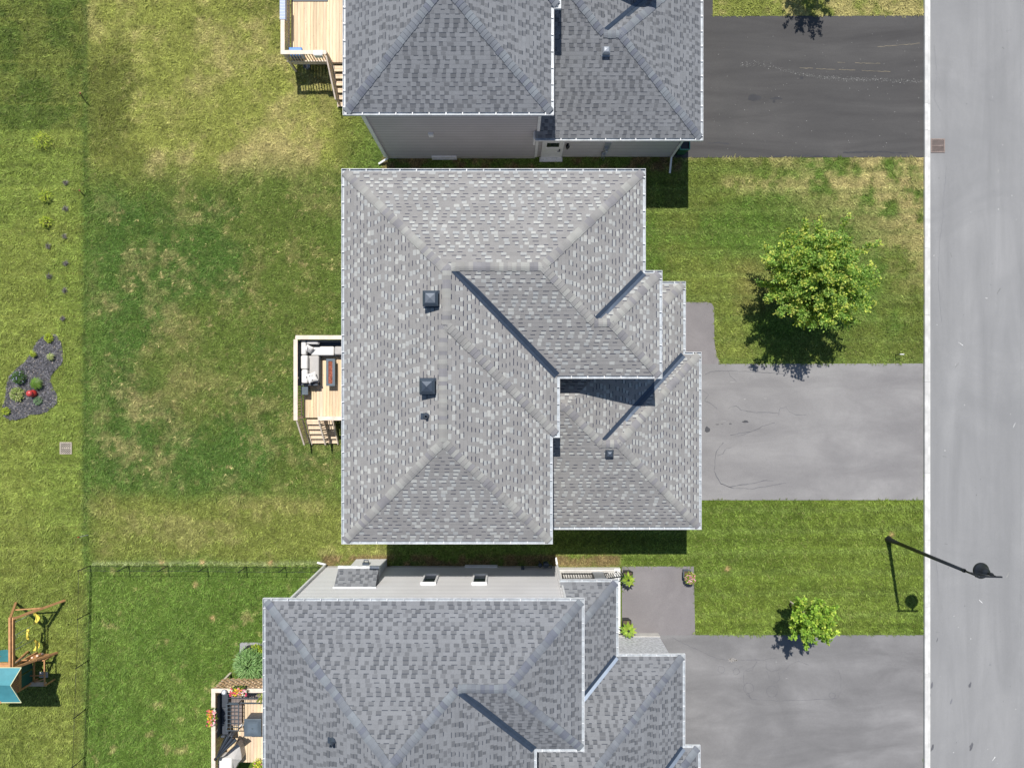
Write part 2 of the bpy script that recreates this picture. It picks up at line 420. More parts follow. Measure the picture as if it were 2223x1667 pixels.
def gutter_line(pts, z, inward, seed=0, closed=True):
    # open trough swept along the eaves with mitred corners and hangers every 0.6 m
    rnd = random.Random(seed); n = len(pts); mb = MB(); P = [Vector((p[0], p[1])) for p in pts]
    def nrm(a, b): d = (b - a).normalized(); return Vector((-d.y, d.x)) * inward
    offs = []
    for i in range(n):
        if closed or 0 < i < n - 1:
            a, b, c = P[i - 1], P[i], P[(i + 1) % n]; n1, n2 = nrm(a, b), nrm(b, c); m = n1 + n2; offs.append(m / (m.dot(n1)))
        elif i == 0: offs.append(nrm(P[0], P[1]))
        else: offs.append(nrm(P[-2], P[-1]))
    prof = [(0, -.115), (0, 0), (.014, .002), (.014, -.075), (.108, -.075), (.108, -.012), (.125, -.012)]
    segs = n if closed else n - 1
    for i in range(segs):
        j = (i + 1) % n
        for k in range(len(prof) - 1):
            (o1, z1), (o2, z2) = prof[k], prof[k + 1]
            pt = lambda idx, o, zz: (P[idx].x + offs[idx].x * o, P[idx].y + offs[idx].y * o, z + zz)
            mb.face([pt(i, o1, z1), pt(j, o1, z1), pt(j, o2, z2), pt(i, o2, z2)], col=(.62, .66, .70) if k == 3 else (1, 1, 1))  # trough floor tinted greyer, its inner shade put into the face colour
        a, b = P[i], P[j]; d = (b - a); Ln = d.length; d.normalize(); nn = nrm(a, b); t = .3
        while t < Ln - .1:
            c0 = a + d * t + nn * .012; c1 = c0 + nn * .085
            mb.beam((c0.x, c0.y, z - .004), (c1.x, c1.y, z - .012), .034, .008); t += .60 + rnd.uniform(-.012, .012)
    return mb
def inset(pts, o):
    n = len(pts); ar = sum(pts[i][0] * pts[(i + 1) % n][1] - pts[(i + 1) % n][0] * pts[i][1] for i in range(n))
    sg = 1 if ar > 0 else -1; out = []
    for i in range(n):
        a, b, c = Vector(pts[i - 1]), Vector(pts[i]), Vector(pts[(i + 1) % n])
        d1 = (b - a).normalized(); d2 = (c - b).normalized(); n1 = Vector((-d1.y, d1.x)) * sg; n2 = Vector((-d2.y, d2.x)) * sg
        m = n1 + n2; m = m / m.dot(n1); out.append((b.x + m.x * o, b.y + m.y * o))
    return out, sg
def soffit(rects, z0, z1):
    mb = MB()
    for i, r in enumerate(rects):
        ps = [[(r[0], r[2]), (r[1], r[2]), (r[1], r[3]), (r[0], r[3])]]
        for q in rects[:i]:
            hs = [(1, 0, -q[0]), (-1, 0, q[1]), (0, 1, -q[2]), (0, -1, q[3])]; nw = []
            for a in ps: nw += subtract(a, hs)
            ps = nw
        for a in ps: mb.face([(x, y, z0) for x, y in a][::-1])
    return mb
def rectL(x0, x1, y0, y1, ins=.10):
    a = L(x0, y1); b = L(x1, y0); return (a[0] + ins, b[0] - ins, a[1] + ins, b[1] - ins)

def window(root, side, a, b, zlo, zhi, wall, frame='white', depth=.10, mull=1):
    # side: 'N','S','E','W' wall facing; a..b along the wall, wall = coordinate of the wall plane
    sg = {'N': 1, 'E': 1, 'S': -1, 'W': -1}[side]; hor = side in 'NS'
    def bx(mb, u0, u1, d0, d1, z0, z1):
        if hor: mb.box(u0, u1, wall + sg * d0, wall + sg * d1, z0, z1)
        else: mb.box(wall + sg * d0, wall + sg * d1, u0, u1, z0, z1)
    if a > b: a, b = b, a
    fr = MB(); t = .07
    bx(fr, a, b, -.02, depth, zlo, zlo + t * .8); bx(fr, a, b, -.02, depth, zhi - t, zhi)
    bx(fr, a, a + t, -.02, depth - .003, zlo + t * .8, zhi - t); bx(fr, b - t, b, -.02, depth - .003, zlo + t * .8, zhi - t)
    for k in range(mull): 
        u = a + (b - a) * (k + 1) / (mull + 1); bx(fr, u - .02, u + .02, -.02, depth * .5, zlo + t * .8, zhi - t)
    f = fr.build('window', M[frame], root)
    pn = MB(); bx(pn, a + t, b - t, -.01, .012, zlo + t * .8, zhi - t); pn.build('pane', M['glass'], f)
    return f
def place_on(roof, px, py, h):
    z = roof.ze + 1
    for _ in range(30):
        x, y = G(px, py, z); z = roof.z(x, y) + h
    return x, y
def box_vent(roof, ro, px, py, size, mat, h=.34, hood=.08, flat=.55, wi=0.0):
    x, y = place_on(roof, px, py, h); z = roof.z(x, y); m = MB(); s = size / 2
    zt = z + h; lo = min(roof.z(x - s, y), roof.z(x + s, y), roof.z(x, y - s), roof.z(x, y + s))
    m.box(x - s * .8, x + s * .8, y - s * .8, y + s * .8, lo - .05, zt - .12)
    def sq(r, zz): return [(x - r, y - r, zz), (x + r, y - r, zz), (x + r, y + r, zz), (x - r, y + r, zz)]
    rings = [sq(s, zt - .16), sq(s, zt - .09), sq(s * .97, zt - .08), sq(s * .72, zt - .02), sq(s * flat, zt), sq(s * .05, zt + hood)]
    vs = [p for q in rings for p in q]; fs = [(i * 4 + k, i * 4 + (k + 1) % 4, i * 4 + 4 + (k + 1) % 4, i * 4 + 4 + k) for i in range(5) for k in range(4)] + [(20, 21, 22, 23)]
    m.mesh(vs, fs)
    # flashing apron lying on the shingles
    e = s * 1.12; m.face([(x + i * e, y + j * e, roof.z(x + i * e, y + j * e) + .012) for i, j in ((-1, -1), (1, -1), (1, 1), (-1, 1))])
    return m.build('roof_vent', M[mat], ro)
def pipe_vent(roof, ro, px, py, h=.3, r=.05):
    x, y = place_on(roof, px, py, h); z = roof.z(x, y); m = MB(); m.tube([(x, y, z - .05), (x, y, z + h)], r, 12, cap=False)
    m.lathe((x, y, z - .03), [(.14, 0), (.09, .09), (r, .16)], 16)
    m.lathe((x, y, z + h - .1), [(r * .8, 0), (r * .8, .1), (r, .1)], 12)
    e = .11; m.face([(x - .08 + i * e * 1.3, y + j * e, roof.z(x - .08 + i * e * 1.3, y + j * e) + .012) for i, j in ((-1, -1), (1, -1), (1, 1), (-1, 1))])
    return m.build('vent_pipe', M['ventm'], ro)
def downspout(root, pts):
    m = MB()
    for a, b in zip(pts[:-1], pts[1:]): m.beam(a, b, .075, .06)
    return m.build('downspout', M['white'], root)

def make_roof(root, roof, outline, gclosed, z, shm, capm, caps, valleys, rects, seed, gsign, soff=True):
    ro = roof.mesh().build('roof', M[shm], root)
    for i, (a, b, t0, t1) in enumerate(caps): cap_line(roof, L(*a), L(*b), t0, t1, seed * 50 + i).build('ridge_cap', M[capm], ro)
    for a, b in valleys: valley_line(roof, L(*a), L(*b)).build('valley_flashing', M['valley'], ro)
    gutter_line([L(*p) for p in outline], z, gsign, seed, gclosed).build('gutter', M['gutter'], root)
    return ro
ZM, ZL, PT = 6.45, 3.55, .43

def house_a(label, dm, dl, shm, capm, sid, seed):
    """two-storey house with an attached hipped garage; dm / dl shift the main and the low roof of the plan"""
    T = lambda p, d: (p[0] + d[0], p[1] + d[1])
    c = L(*T((0, 0), dm)); root = thing('house', (c[0], c[1], 0), label, 'house', 'detached suburban houses with hipped roofs')
    out = [T(p, dm) for p in [(-295.8, -373), (231.8, -373), (231.8, -196.7), (260.6, -196.7), (260.6, -9.2), (83, -9.2), (83, 93), (70.6, 93), (70.6, 277.4), (-295.8, 277.4)]]
    R = lambda x0, x1, y0, y1, d, i=.10: rectL(x0 + d[0], x1 + d[0], y0 + d[1], y1 + d[1], i)
    mr = [(-295.8, 231.8, -373, -9.2), (-295.8, 83, -373, 93), (-295.8, 70.6, -373, 277.4), (0, 260.6, -196.7, -9.2)]
    roof = Roof([R(*r, dm) for r in mr], ZM - .01, PT)
    caps = [((-295.8, -373), (-106.4, -183.7), .16, 0), ((-98.9, -191.1), (-106.4, -183.7), 0, 0), ((-106.4, -183.7), (-106.4, -96.4), 0, 0), ((83, 93), (-106.4, -96.4), .2, 0),
            ((-112.6, -96), (-112.6, 94.2), 0, 0), ((-295.8, 277.4), (-112.6, 94.2), .16, .05), ((70.6, 277.4), (-112.6, 94.2), .16, .05), ((-98.9, -191.1), (49.9, -191.1), 0, 0),
            ((231.8, -373), (49.9, -191.1), .16, 0), ((138.1, -102.9), (49.9, -191.1), 0, .05), ((138.1, -102.9), (166.9, -102.9), 0, 0), ((260.6, -196.7), (166.9, -102.9), .16, 0), ((260.6, -9.2), (166.9, -102.9), .16, 0)]
    vals = [((-96, -188.2), (76, -16.2)), ((141, -106), (226, -191))]
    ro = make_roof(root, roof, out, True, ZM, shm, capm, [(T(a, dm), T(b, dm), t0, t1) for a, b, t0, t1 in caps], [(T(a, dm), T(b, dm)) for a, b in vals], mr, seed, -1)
    soffit([R(*r, dm, .003) for r in mr], ZM - .12, 0).build('soffit', M['white'], root)
    # low roof over garage and porch
    lo = [T(p, dl) for p in [(212, -197.8), (335.6, -197.8), (335.6, -61.8), (366, -61.8), (366, 280.9), (42, 280.9)]]
    lr = [(-150, 335.6, -197.8, 280.9), (0, 366, -61.8, 280.9)]
    xcl = L(42 + dl[0], 0)[0]
    lroof = Roof([R(*r, dl) for r in lr], ZL - .01, PT, [(1, 0, -xcl)])
    lcaps = [((366, -61.8), (194.7, 109.6), .16, 0), ((366, 280.9), (194.7, 109.6), .16, 0), ((164.3, 109.6), (194.7, 109.6), 0, 0), ((164.3, 109.6), (96, 41.4), 0, 0), ((96, 41.4), (62, 41.4), 0, 0), ((335.6, -197.8), (239, -101), .16, 0)]
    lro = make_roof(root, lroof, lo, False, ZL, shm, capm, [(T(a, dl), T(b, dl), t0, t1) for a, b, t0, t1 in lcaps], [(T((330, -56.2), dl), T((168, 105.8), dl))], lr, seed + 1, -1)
    soffit([R(150, 335.6, -197.8, 280.9, dl, .003), R(42, 366, -61.8, 280.9, dl, .003)], ZL - .12, 0).build('soffit', M['white'], root)
    # walls
    w_, sg = inset([L(*p) for p in out], .46)
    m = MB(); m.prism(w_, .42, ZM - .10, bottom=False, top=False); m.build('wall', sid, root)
    fo, _ = inset([L(*p) for p in out], .475)
    m = MB(); m.prism(fo, -.2, .42); m.build('foundation', M['conc'], root)
    gx0, gx1, gy0, gy1 = 49.5 + dl[0], 344 + dl[0], -39.8 + dl[1], 258.6 + dl[1]
    m = MB(); m.prism([L(gx0, gy0), L(gx1, gy0), L(gx1, gy1), L(gx0, gy1)], .30, ZL - .10, bottom=False, top=False); m.build('garage_wall', sid, root)
    m = MB(); m.prism([L(gx0 + 1, gy0 + .7), L(gx1 - .7, gy0 + .7), L(gx1 - .7, gy1 - .7), L(gx0 + 1, gy1 - .7)], -.2, .30); m.build('foundation', M['conc'], root)
    # corner trims
    for p in w_: m = MB(); m.box(p[0] - .055, p[0] + .055, p[1] - .055, p[1] + .055, .40, ZM - .13); m.build('corner_trim', M['white'], root)
    # porch slab, column, front door, garage doors
    m = MB(); a = L(238 + dl[0], -176 + dl[1]); b = L(322 + dl[0], -40 + dl[1]); m.box(a[0], b[0], b[1] + .02, a[1], -.1, .30); m.build('porch_slab', M['conc'], root)
    m = MB(); m.box(b[0] - .35, b[0] - .1, a[1] - .4, a[1] - .15, .30, ZL - .12); m.build('porch_column', M['white'], root)
    ex = L(gx1, 0)[0]; ya, yb = L(0, gy0)[1], L(0, gy1)[1]
    m = MB(); 
    for k in range(4): m.box(ex - .02, ex + .03, yb + .55, ya - .55, .05 + k * .62, .05 + k * .62 + .60)
    m.build('garage_door', M['white'], root)
    wx = w_[0][0]
    for yy in (2.8, 6.4, 11.2): window(root, 'W', w_[0][1] - yy - 1.3, w_[0][1] - yy, 3.9, 5.2, wx, mull=1)
    window(root, 'W', w_[0][1] - 8.6 - 1.9, w_[0][1] - 8.6, 1.05, 3.1, wx, mull=1)
    e4 = L(238.6 + dm[0], 0)[0]
    window(root, 'E', L(0, -60 + dm[1])[1], L(0, -140 + dm[1])[1], 4.3, 5.7, e4, mull=2)
    return root, roof, ro, lroof, lro, w_

hC, rfC, roC, lrfC, lroC, wC = house_a('house in the middle with warm grey roof flecked with pale shingles', (0, 0), (0, 0), 'shC', 'capC', M['sidU'], 1)
box_vent(rfC, roC, 933.6, 647, .52, 'ventm', .42, .01, .62)
box_vent(rfC, roC, 926.4, 839, .52, 'ventm', .42, .07, .66)
pipe_vent(rfC, roC, 924.5, 904.5, .26)
box_vent(lrfC, lroC, 1324, 986, .29, 'ventm', .16, .02)
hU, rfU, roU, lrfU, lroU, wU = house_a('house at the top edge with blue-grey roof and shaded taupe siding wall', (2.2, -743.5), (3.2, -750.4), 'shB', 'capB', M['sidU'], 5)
box_vent(lrfU, lroU, 1317, 107, .29, 'ventl', .22, .02)

# fittings on the shaded south wall of the top house
yw = wU[-1][1]                                    # plane of the wall
def wl(lx): return lx / S
m = MB(); x0 = wl(-163); m.box(x0, x0 + .20, yw - .09, yw + .01, 3.1, 3.35); m.box(x0 + .02, x0 + .18, yw - .12, yw - .088, 3.12, 3.30); m.build('wall_vent', M['white'], hU)
window(hU, 'S', wl(-172.5), wl(-119), .10, .42, yw - .005, depth=.07)
yg = L(0, 258.6 - 750.4)[1]
dx0, dx1 = wl((1173.5 - CX)), wl((1218 - CX))
m = MB(); m.box(dx0, dx0 + .07, yg - .06, yg + .01, .06, 2.16); m.box(dx1 - .07, dx1, yg - .06, yg + .01, .06, 2.16); m.box(dx0, dx1, yg - .063, yg + .01, 2.16, 2.24)
fr = m.build('door_frame', M['white'], hU)
m = MB(); m.box(dx0 + .07, dx1 - .07, yg - .03, yg + .02, .08, 2.16)
for a, b in ((.18, .78), (.86, 1.36)): m.box(dx0 + .2, dx1 - .2, yg - .04, yg - .029, a, b)
m.box(dx0 - .05, dx1 + .05, yg - .22, yg - .031, .0, .08, col=(.9, .9, .9)); dr = m.build('door', M['white'], hU)
m = MB(); m.box(dx0 + .2, dx1 - .2, yg - .045, yg - .028, 1.50, 1.78); m.box(dx0 + .2, dx1 - .2, yg - .045, yg - .028, 1.82, 1.98); m.build('door_window', M['glass'], dr)
m = MB(); m.box(dx1 - .17, dx1 - .12, yg - .07, yg - .029, .95, 1.18); m.tube([(dx1 - .14, yg - .09, 1.07), (dx1 - .25, yg - .09, 1.07)], .013); m.build('handle', M['ventm'], dr)
lx = wl((1232 - CX) / 1.055); m = MB(); m.box(lx - .05, lx + .05, yg - .03, yg, 1.62, 1.86); m.lathe((lx, yg - .11, 1.52), [(.0, 0), (.055, .02), (.075, .22), (.09, .24), (.03, .30), (0, .31)], 12); m.build('wall_lamp', M['black'], hU)
lx = wl((1317 - CX) / 1.045); m = MB(); m.box(lx - .13, lx + .13, yg - .03, yg, 1.0, 1.95); m.build('meter_board', M['ventl'], hU)
m = MB(); m.box(lx - .10, lx + .06, yg - .16, yg - .03, 1.25, 1.55); m.lathe((lx - .02, yg - .2, 1.4), [(0, 0), (.075, 0), (.075, .06), (0, .1)], 14)
m.tube([(lx - .06, yg - .08, 1.25), (lx - .06, yg - .08, .05)], .028); m.tube([(lx + .05, yg - .08, 1.25), (lx + .02, yg - .14, .6), (lx + .02, yg - .14, .0)], .022); m.box(lx - .14, lx + .02, yg - .17, yg - .04, .55, .85)
m.build('electricity_meter', M['ventl'], hU)
lc = L(344 + 3.2, 0)[0]
downspout(hU, [(lc + .3, yg - .36, ZL - .1), (lc - .08, yg - .07, ZL - .4), (lc - .08, yg - .07, .25), (lc - .12, yg - .75, .10)])
downspout(hU, [(wU[-1][0] - .25, yw - .35, ZM - .1), (wU[-1][0] + .07, yw - .06, ZM - .5), (wU[-1][0] + .07, yw - .06, .25), (wU[-1][0] - .35, yw - .25, .08)])
m = MB(); ax = wl(42 + 3.2); m.box(ax - .07, ax, yg - .40, yg + .02, ZL - .75, ZL - .05); m.build('downspout', M['white'], hU)

# ------------------------------------------------------------------ house at the bottom
def house_b():
    zm, p = 6.5, .45
    c = L(-150, 700); root = thing('house', (c[0], c[1], 0), 'house at the bottom edge with blue-grey roof and sunlit pale siding wall', 'house', 'detached suburban houses with hipped roofs')
    out = [(-431.3, 370.6), (125.5, 370.6), (125.5, 636), (43, 636), (43, 1010), (-431.3, 1010)]
    mr = [(-431.3, 125.5, 370.6, 636), (-431.3, 43, 370.6, 1010)]
    roof = Roof([rectL(*r) for r in mr], zm - .01, p)
    caps = [((-431.3, 370.6), (-194.1, 607.8), .16, 0), ((-89.7, 503.3), (-194.1, 607.8), 0, 0), ((-89.7, 503.3), (-7.2, 503.3), 0, 0), ((125.5, 370.6), (-7.2, 503.3), .16, 0), ((125.5, 636), (-7.2, 503.3), .16, 0), ((-194.1, 607.8), (-194.1, 772.8), 0, 0), ((43, 1010), (-194.1, 772.8), .16, 0), ((-431.3, 1010), (-194.1, 772.8), .16, 0)]
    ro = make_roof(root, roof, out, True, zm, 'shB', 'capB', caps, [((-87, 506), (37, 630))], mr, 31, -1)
    soffit([rectL(*r, .003) for r in mr], zm - .12, 0).build('soffit', M['white'], root)
    lo = [(92, 377.2), (205.8, 377.2), (205.8, 520.8), (334.4, 520.8), (334.4, 697), (364, 697), (364, 1010)]
    lr = [(-100, 334.4, 520.8, 1010), (-100, 205.8, 377.2, 1010), (-100, 364, 697, 1010)]
    lroof = Roof([rectL(*r) for r in lr], ZL - .01, p)
    # the low roof stops at the main walls: keep its part east of the house only
    lroof.clips = [(1, 0, -L(20, 0)[0])]
    full = lroof.faces; xk, yk = L(93, 0)[0], L(0, 560)[1]
    def cutf():
        out_ = []
        for sd, q, pl, r in full():
            a, b = clip(q, 0, -1, yk)                     # south of y=560 keep all, north keep x > 93
            if area(a) > 1e-5: out_.append((sd, a, pl, r))
            if area(b) > 1e-5:
                e, _ = clip(b, 1, 0, -xk)
                if area(e) > 1e-5: out_.append((sd, e, pl, r))
        return out_
    lroof.faces = cutf
    lcaps = [((205.8, 377.2), (103, 480), .16, 0), ((334.4, 520.8), (110, 745.2), .16, 0), ((364, 697), (250, 811), .16, 0)]
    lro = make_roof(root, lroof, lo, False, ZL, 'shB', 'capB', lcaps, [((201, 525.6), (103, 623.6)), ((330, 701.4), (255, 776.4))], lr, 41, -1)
    soffit([rectL(93, 334.4, 520.8, 1010, .003), rectL(93, 205.8, 377.2, 1010, .003), rectL(93, 364, 697, 1010, .003)], ZL - .12, 0).build('soffit', M['white'], root)
    wp = [(-403, 394), (94, 394), (94, 612), (19, 612), (19, 987), (-403, 987)]
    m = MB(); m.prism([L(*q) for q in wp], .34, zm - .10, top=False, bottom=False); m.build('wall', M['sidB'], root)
    m = MB(); m.prism(inset([L(*q) for q in wp], .015)[0], -.2, .34); m.build('foundation', M['conc'], root)
    gp = [(90, 541.5), (316, 541.5), (316, 719), (343, 719), (343, 987), (19.7, 987), (19.7, 613), (90, 613)]
    m = MB(); m.prism([L(*q) for q in gp], .42, ZL - .10, top=False, bottom=False, mi=0); m.build('garage_wall', M['stone'], root)
    m = MB(); m.prism(inset([L(*q) for q in gp], -.03)[0], -.2, .42); m.build('foundation', M['conc'], root)
    for q in wp: a = L(*q); m = MB(); m.box(a[0] - .06, a[0] + .06, a[1] - .06, a[1] + .06, .32, zm - .13); m.build('corner_trim', M['sidB'], root)
    yw = L(0, 394)[1]
    for a in ((-179.7, -149.5), (-79.5, -49.5)): window(root, 'N', a[0] / S, a[1] / S, 1.72, 3.06, yw, depth=.11, mull=0)
    window(root, 'N', (1010 - CX) / S, (1080 - CX) / S, .08, .36, yw, depth=.06)
    # downspout at the north-west corner
    cx, cy = L(-403, 394); downspout(root, [(cx - .3, cy + .38, zm - .1), (cx + .02, cy + .10, zm - .5), (cx + .02, cy + .10, .2), (cx - .38, cy + .16, .08)])
    cx, cy = L(96, 392); downspout(root, [(cx + .35, cy + .32, zm - .1), (cx + .02, cy + .06, zm - .6), (cx + .02, cy + .06, .2), (cx - .02, cy + .34, .08)])
    # chimney chase with its own little roof
    ch = MB(); a, b = -337.7 / S, -271.3 / S; yo = L(0, 379.5)[1]; ch.box(a, b, yw - .02, yo, .0, 2.72); bump = ch.build('chimney_chase', M['sidB'], root)
    q = MB(); z0, z1 = 2.78, 3.50; yo2 = L(0, 365.5)[1]; a2, b2 = a - .14, b + .14; sl_ = math.hypot(yo2 - yw, z1 - z0)
    q.face([(b2, yo2, z0), (a2, yo2, z0), (a2, yw, z1), (b2, yw, z1)], uv=[(b2, 0), (a2, 0), (a2, sl_), (b2, sl_)])
    q.face([(a2, yo2, z0), (a2, yw, z0), (a2, yw, z1)], uv=[(0, 0)] * 3); q.face([(b2, yw, z0), (b2, yo2, z0), (b2, yw, z1)], uv=[(0, 0)] * 3)
    q.face([(a2, yo2, z0 - .001), (b2, yo2, z0 - .001), (b2, yw, z0 - .001), (a2, yw, z0 - .001)], uv=[(0, 0)] * 4)
    q.build('chase_roof', M['shB'], bump)
    q = MB(); q.box(a2 - .02, b2 + .02, yo2 - .01, yo2 + .10, z0 - .10, z0 - .002); q.build('gutter', M['gutter'], bump); q = MB(); q.box(a2 - .04, b2 + .04, yw, yw + .05, z1 - .03, z1 + .02); q.build('flashing', M['gutter'], bump)
    q = MB(); xm = (a + b) / 2 - .05; q.box(xm - .14, xm + .14, yo, yo + .10, .95, 1.12); q.tube([(xm - .08, yo + .1, 1.03), (xm - .08, yo + .2, 1.03), (xm + .1, yo + .2, 1.03), (xm + .1, yo + .08, 1.03)], .025); q.build('flue_vent', M['ventm'], bump)
    # gas meter beside the corner
    gm = MB(); x, y = G(1186, 1226, .5); y = yw
    gm.rbox(x - .14, x + .10, y + .08, y + .30, .35, .72, .05); gm.lathe((x - .28, y + .18, .6), [(0, 0), (.09, 0), (.10, .05), (.03, .09), (0, .1)], 14)
    gm.tube([(x + .02, y + .18, .72), (x + .02, y + .18, .9), (x - .3, y + .18, .9), (x - .3, y + .18, .0)], .022); gm.tube([(x + .1, y + .18, .5), (x + .22, y + .14, .5), (x + .22, y + .02, .5)], .02)
    gm.tube([(x - .3, y + .12, .62), (x - .6, y + .07, .55), (x - 1.0, y + .06, .6)], .012); gm.box(x - 1.12, x - .98, y, y + .10, .45, .72); gm.build('gas_meter', M['ventm'], root)
    pipe_vent(roof, ro, 718, 1620, .36, .055)
    return root, roof, ro, lroof, lro
hB, rfB, roB, lrfB, lroB = house_b()
# ------------------------------------------------------------------ ground, paving, road
def lin(r, g, b):
    return np.array([((c / 255 + .055) / 1.055) ** 2.4 if c > 10 else c / 255 / 12.92 for c in (r, g, b)])
def sstep(v, a, b): t = np.clip((v - a) / (b - a), 0, 1); return t * t * (3 - 2 * t)
def boxm(px, py, x0, x1, y0, y1, e=12):
    return sstep(px, x0 - e, x0 + e) * (1 - sstep(px, x1 - e, x1 + e)) * sstep(py, y0 - e, y0 + e) * (1 - sstep(py, y1 - e, y1 + e))
GREEN, OLIVE, YEL, TAN, DEEP, SOIL = lin(100, 124, 54), lin(112, 118, 56), lin(144, 150, 74), lin(184, 170, 116), lin(78, 108, 46), lin(120, 100, 72)
def lawn_color(x, y):
    px = x * S + CX; py = -y * S + CY
    jx = (fbm(x, y, 3.0, 3) - .5) * 60; jy = (fbm(x, y, 3.0, 9) - .5) * 60
    qx, qy = px + jx, py + jy
    f_ = boxm(px, py, 1400, 2010, 338, 792, 3) * .5; n1 = fbm(x, y, 4.2, 1, 5); n2 = fbm(x, y, 1.1, 5, 4); n3 = fbm(x, y, .35, 8, 3); n2 = n2 * .72 + fbm(x, y, .22, 21, 3) * .28; n1 = n1 * .80 + fbm(x, y, .5, 31, 4) * .20
    c = np.ones(x.shape + (3,)) * GREEN
    def lay(col, m): nonlocal c; m = np.clip(m, 0, 1)[..., None]; c = c * (1 - m) + col * m
    # back lawn of the two upper houses: dry in the north, greener in the middle, yellowish in the south
    north = boxm(qx, qy, 150, 760, -400, 385, 70); lay(OLIVE * .95, north * .9); lay(YEL, north * sstep(n1, .36, .56) * .95); lay(TAN, north * sstep(n1 * .5 + n2 * .5, .48, .68) * .60)
    lay(TAN, boxm(qx, qy, 300, 720, 300, 385, 25) * sstep(n2, .40, .66) * .45)
    mid = boxm(qx, qy, 190, 760, 390, 1090, 70); lay(DEEP * .95, mid * .85); lay(GREEN * .9, mid * sstep(n1, .48, .62) * .6)
    lay(TAN * .8, boxm(qx, qy, 205, 400, 640, 1130, 60) * sstep(n1 * .4 + n2 * .6, .40, .66) * .50); lay(TAN * .7, mid * sstep(n2 * .6 + n3 * .4, .46, .70) * .45); lay(OLIVE, mid * sstep(n1, .40, .55) * .35); lay(TAN * 1.15, (mid + north * .6 + f_) * sstep(vn(x, y, .11, 44), .80, .93) * sstep(n2, .42, .55) * .75)
    low = boxm(qx, qy, 190, 860, 1085, 1226, 22); lay(YEL * .76, low * .75); lay(TAN * .85, low * sstep(n2, .5, .68) * .30)
    # strip beyond the back boundary
    st = 1 - sstep(px + jx * .22 + (n3 - .5) * 10, 170, 192)
    s1 = st * (1 - sstep(py, 276, 290)); lay(lin(86, 104, 44), s1 * .95); lay(YEL * .75, s1 * sstep(n2, .42, .62) * .45)
    s2 = st * sstep(py, 276, 290); lay(lin(122, 138, 62), s2 * .9); lay(YEL * .95, s2 * sstep(n1, .46, .6) * .35); lay(OLIVE, s2 * sstep(py + jy, 1000, 1400) * .35)
    lay(DEEP * .8, boxm(px, py, 180, 192, -400, 1227, 4) * .55)
    mow = (np.abs(((py + 4) % 92) - 46) < 2.5) * st * .35; lay(YEL, mow)
    # lawn of the bottom house
    bl = boxm(px, py, 192, 720, 1229, 1900, 4); lay(lin(92, 119, 48), bl * .9); lay(lin(106, 130, 56), bl * sstep(n1, .48, .62) * .6); lay(TAN * .8, bl * sstep(n2 * .5 + n3 * .5, .62, .70) * .5)
    # front lawns
    f1 = boxm(px, py, 1400, 2010, 338, 792, 3); lay(lin(92, 118, 48), f1); lay(OLIVE, f1 * sstep(n1, .42, .6) * .6)
    lay(TAN * .95, f1 * sstep(qx * .8 - qy * 1.0, 860, 1180) * sstep(n2 * .7 + n3 * .3, .36, .56) * .9); lay(TAN, boxm(qx, py, 1560, 2000, 385, 420, 12) * sstep(n3, .35, .6) * .5); lay(TAN, f1 * (1 - sstep(py, 343, 352)) * .5 * sstep(n3, .4, .6))
    lay(YEL * .85, f1 * boxm(qx, qy, 1480, 1640, 560, 780, 40) * .55); lay(lin(150, 128, 84), f1 * boxm(qx, qy, 1600, 1700, 560, 680, 30) * .35)
    f2 = boxm(px, py, 1190, 2010, 1083, 1380, 3); lay(lin(106, 124, 50), f2); lay(lin(94, 115, 45), f2 * sstep(n1, .44, .6) * .7)
    st2 = (.5 + .5 * np.sin(py / 46 * 2 * np.pi + fbm(x, y, 5, 2) * 3)); lay(lin(122, 142, 72), (f1 + f2) * sstep(st2, .72, .98) * .30)
    ln = (vn(x * .12, py, 5.5, 4) - .5) + .7 * (vn(x * .3, py, 2.6, 14) - .5); c = c * (1 + (ln * .34 * np.clip(f1 + f2 + st * .8, 0, 1))[..., None])
    f0 = boxm(px, py, 1500, 2012, -900, 37, 3); lay(YEL * .9, f0 * .8); lay(TAN, f0 * sstep(n2, .42, .6) * .7)
    # bare soil beside the walls
    gap = boxm(px, py, 830, 1480, 340, 372, 6) * sstep(n2 * .6 + n3 * .4, .40, .56); lay(SOIL, gap * .9)
    gap = boxm(px, py, 700, 1345, 1204, 1230, 5) * sstep(n2 * .6 + n3 * .4, .36, .52); lay(SOIL * 1.15, gap * .85)
    lay(lin(170, 180, 130), boxm(px, py + jy * .05, 200, 700, 1220, 1226, 2) * .55)
    for a, b in ((424, 1268), (462, 1341), (1578, 1234), (1936, 1160), (352, 1220), (440, 1219), (587, 1221)):
        lay(lin(215, 175, 130), np.exp(-((px - a) ** 2 + (py - b) ** 2) / 22.0) * .8)
    k = .86 + .28 * n3
    return c * k[..., None]
def inpoly(px, py, poly):
    ins = np.zeros(px.shape, bool); n = len(poly)
    for i in range(n):
        (x1, y1), (x2, y2) = poly[i], poly[(i + 1) % n]
        if y1 == y2: continue
        ins ^= ((y1 > py) != (y2 > py)) & (px < (x2 - x1) * (py - y1) / (y2 - y1) + x1)
    return ins
BED = [(x / 5.53, y / 5.53 + 700) for x, y in [(560, 142), (600, 136), (680, 146), (735, 240), (752, 330), (755, 480), (700, 540), (620, 630), (605, 700), (640, 780), (690, 880), (685, 970), (640, 1010), (570, 1070), (480, 1100), (370, 1110), (300, 1145), (200, 1168), (110, 1165), (50, 1120), (38, 1000), (70, 920), (80, 820), (85, 740), (120, 640), (170, 590), (230, 530), (310, 470), (380, 370), (420, 280), (480, 200)]]
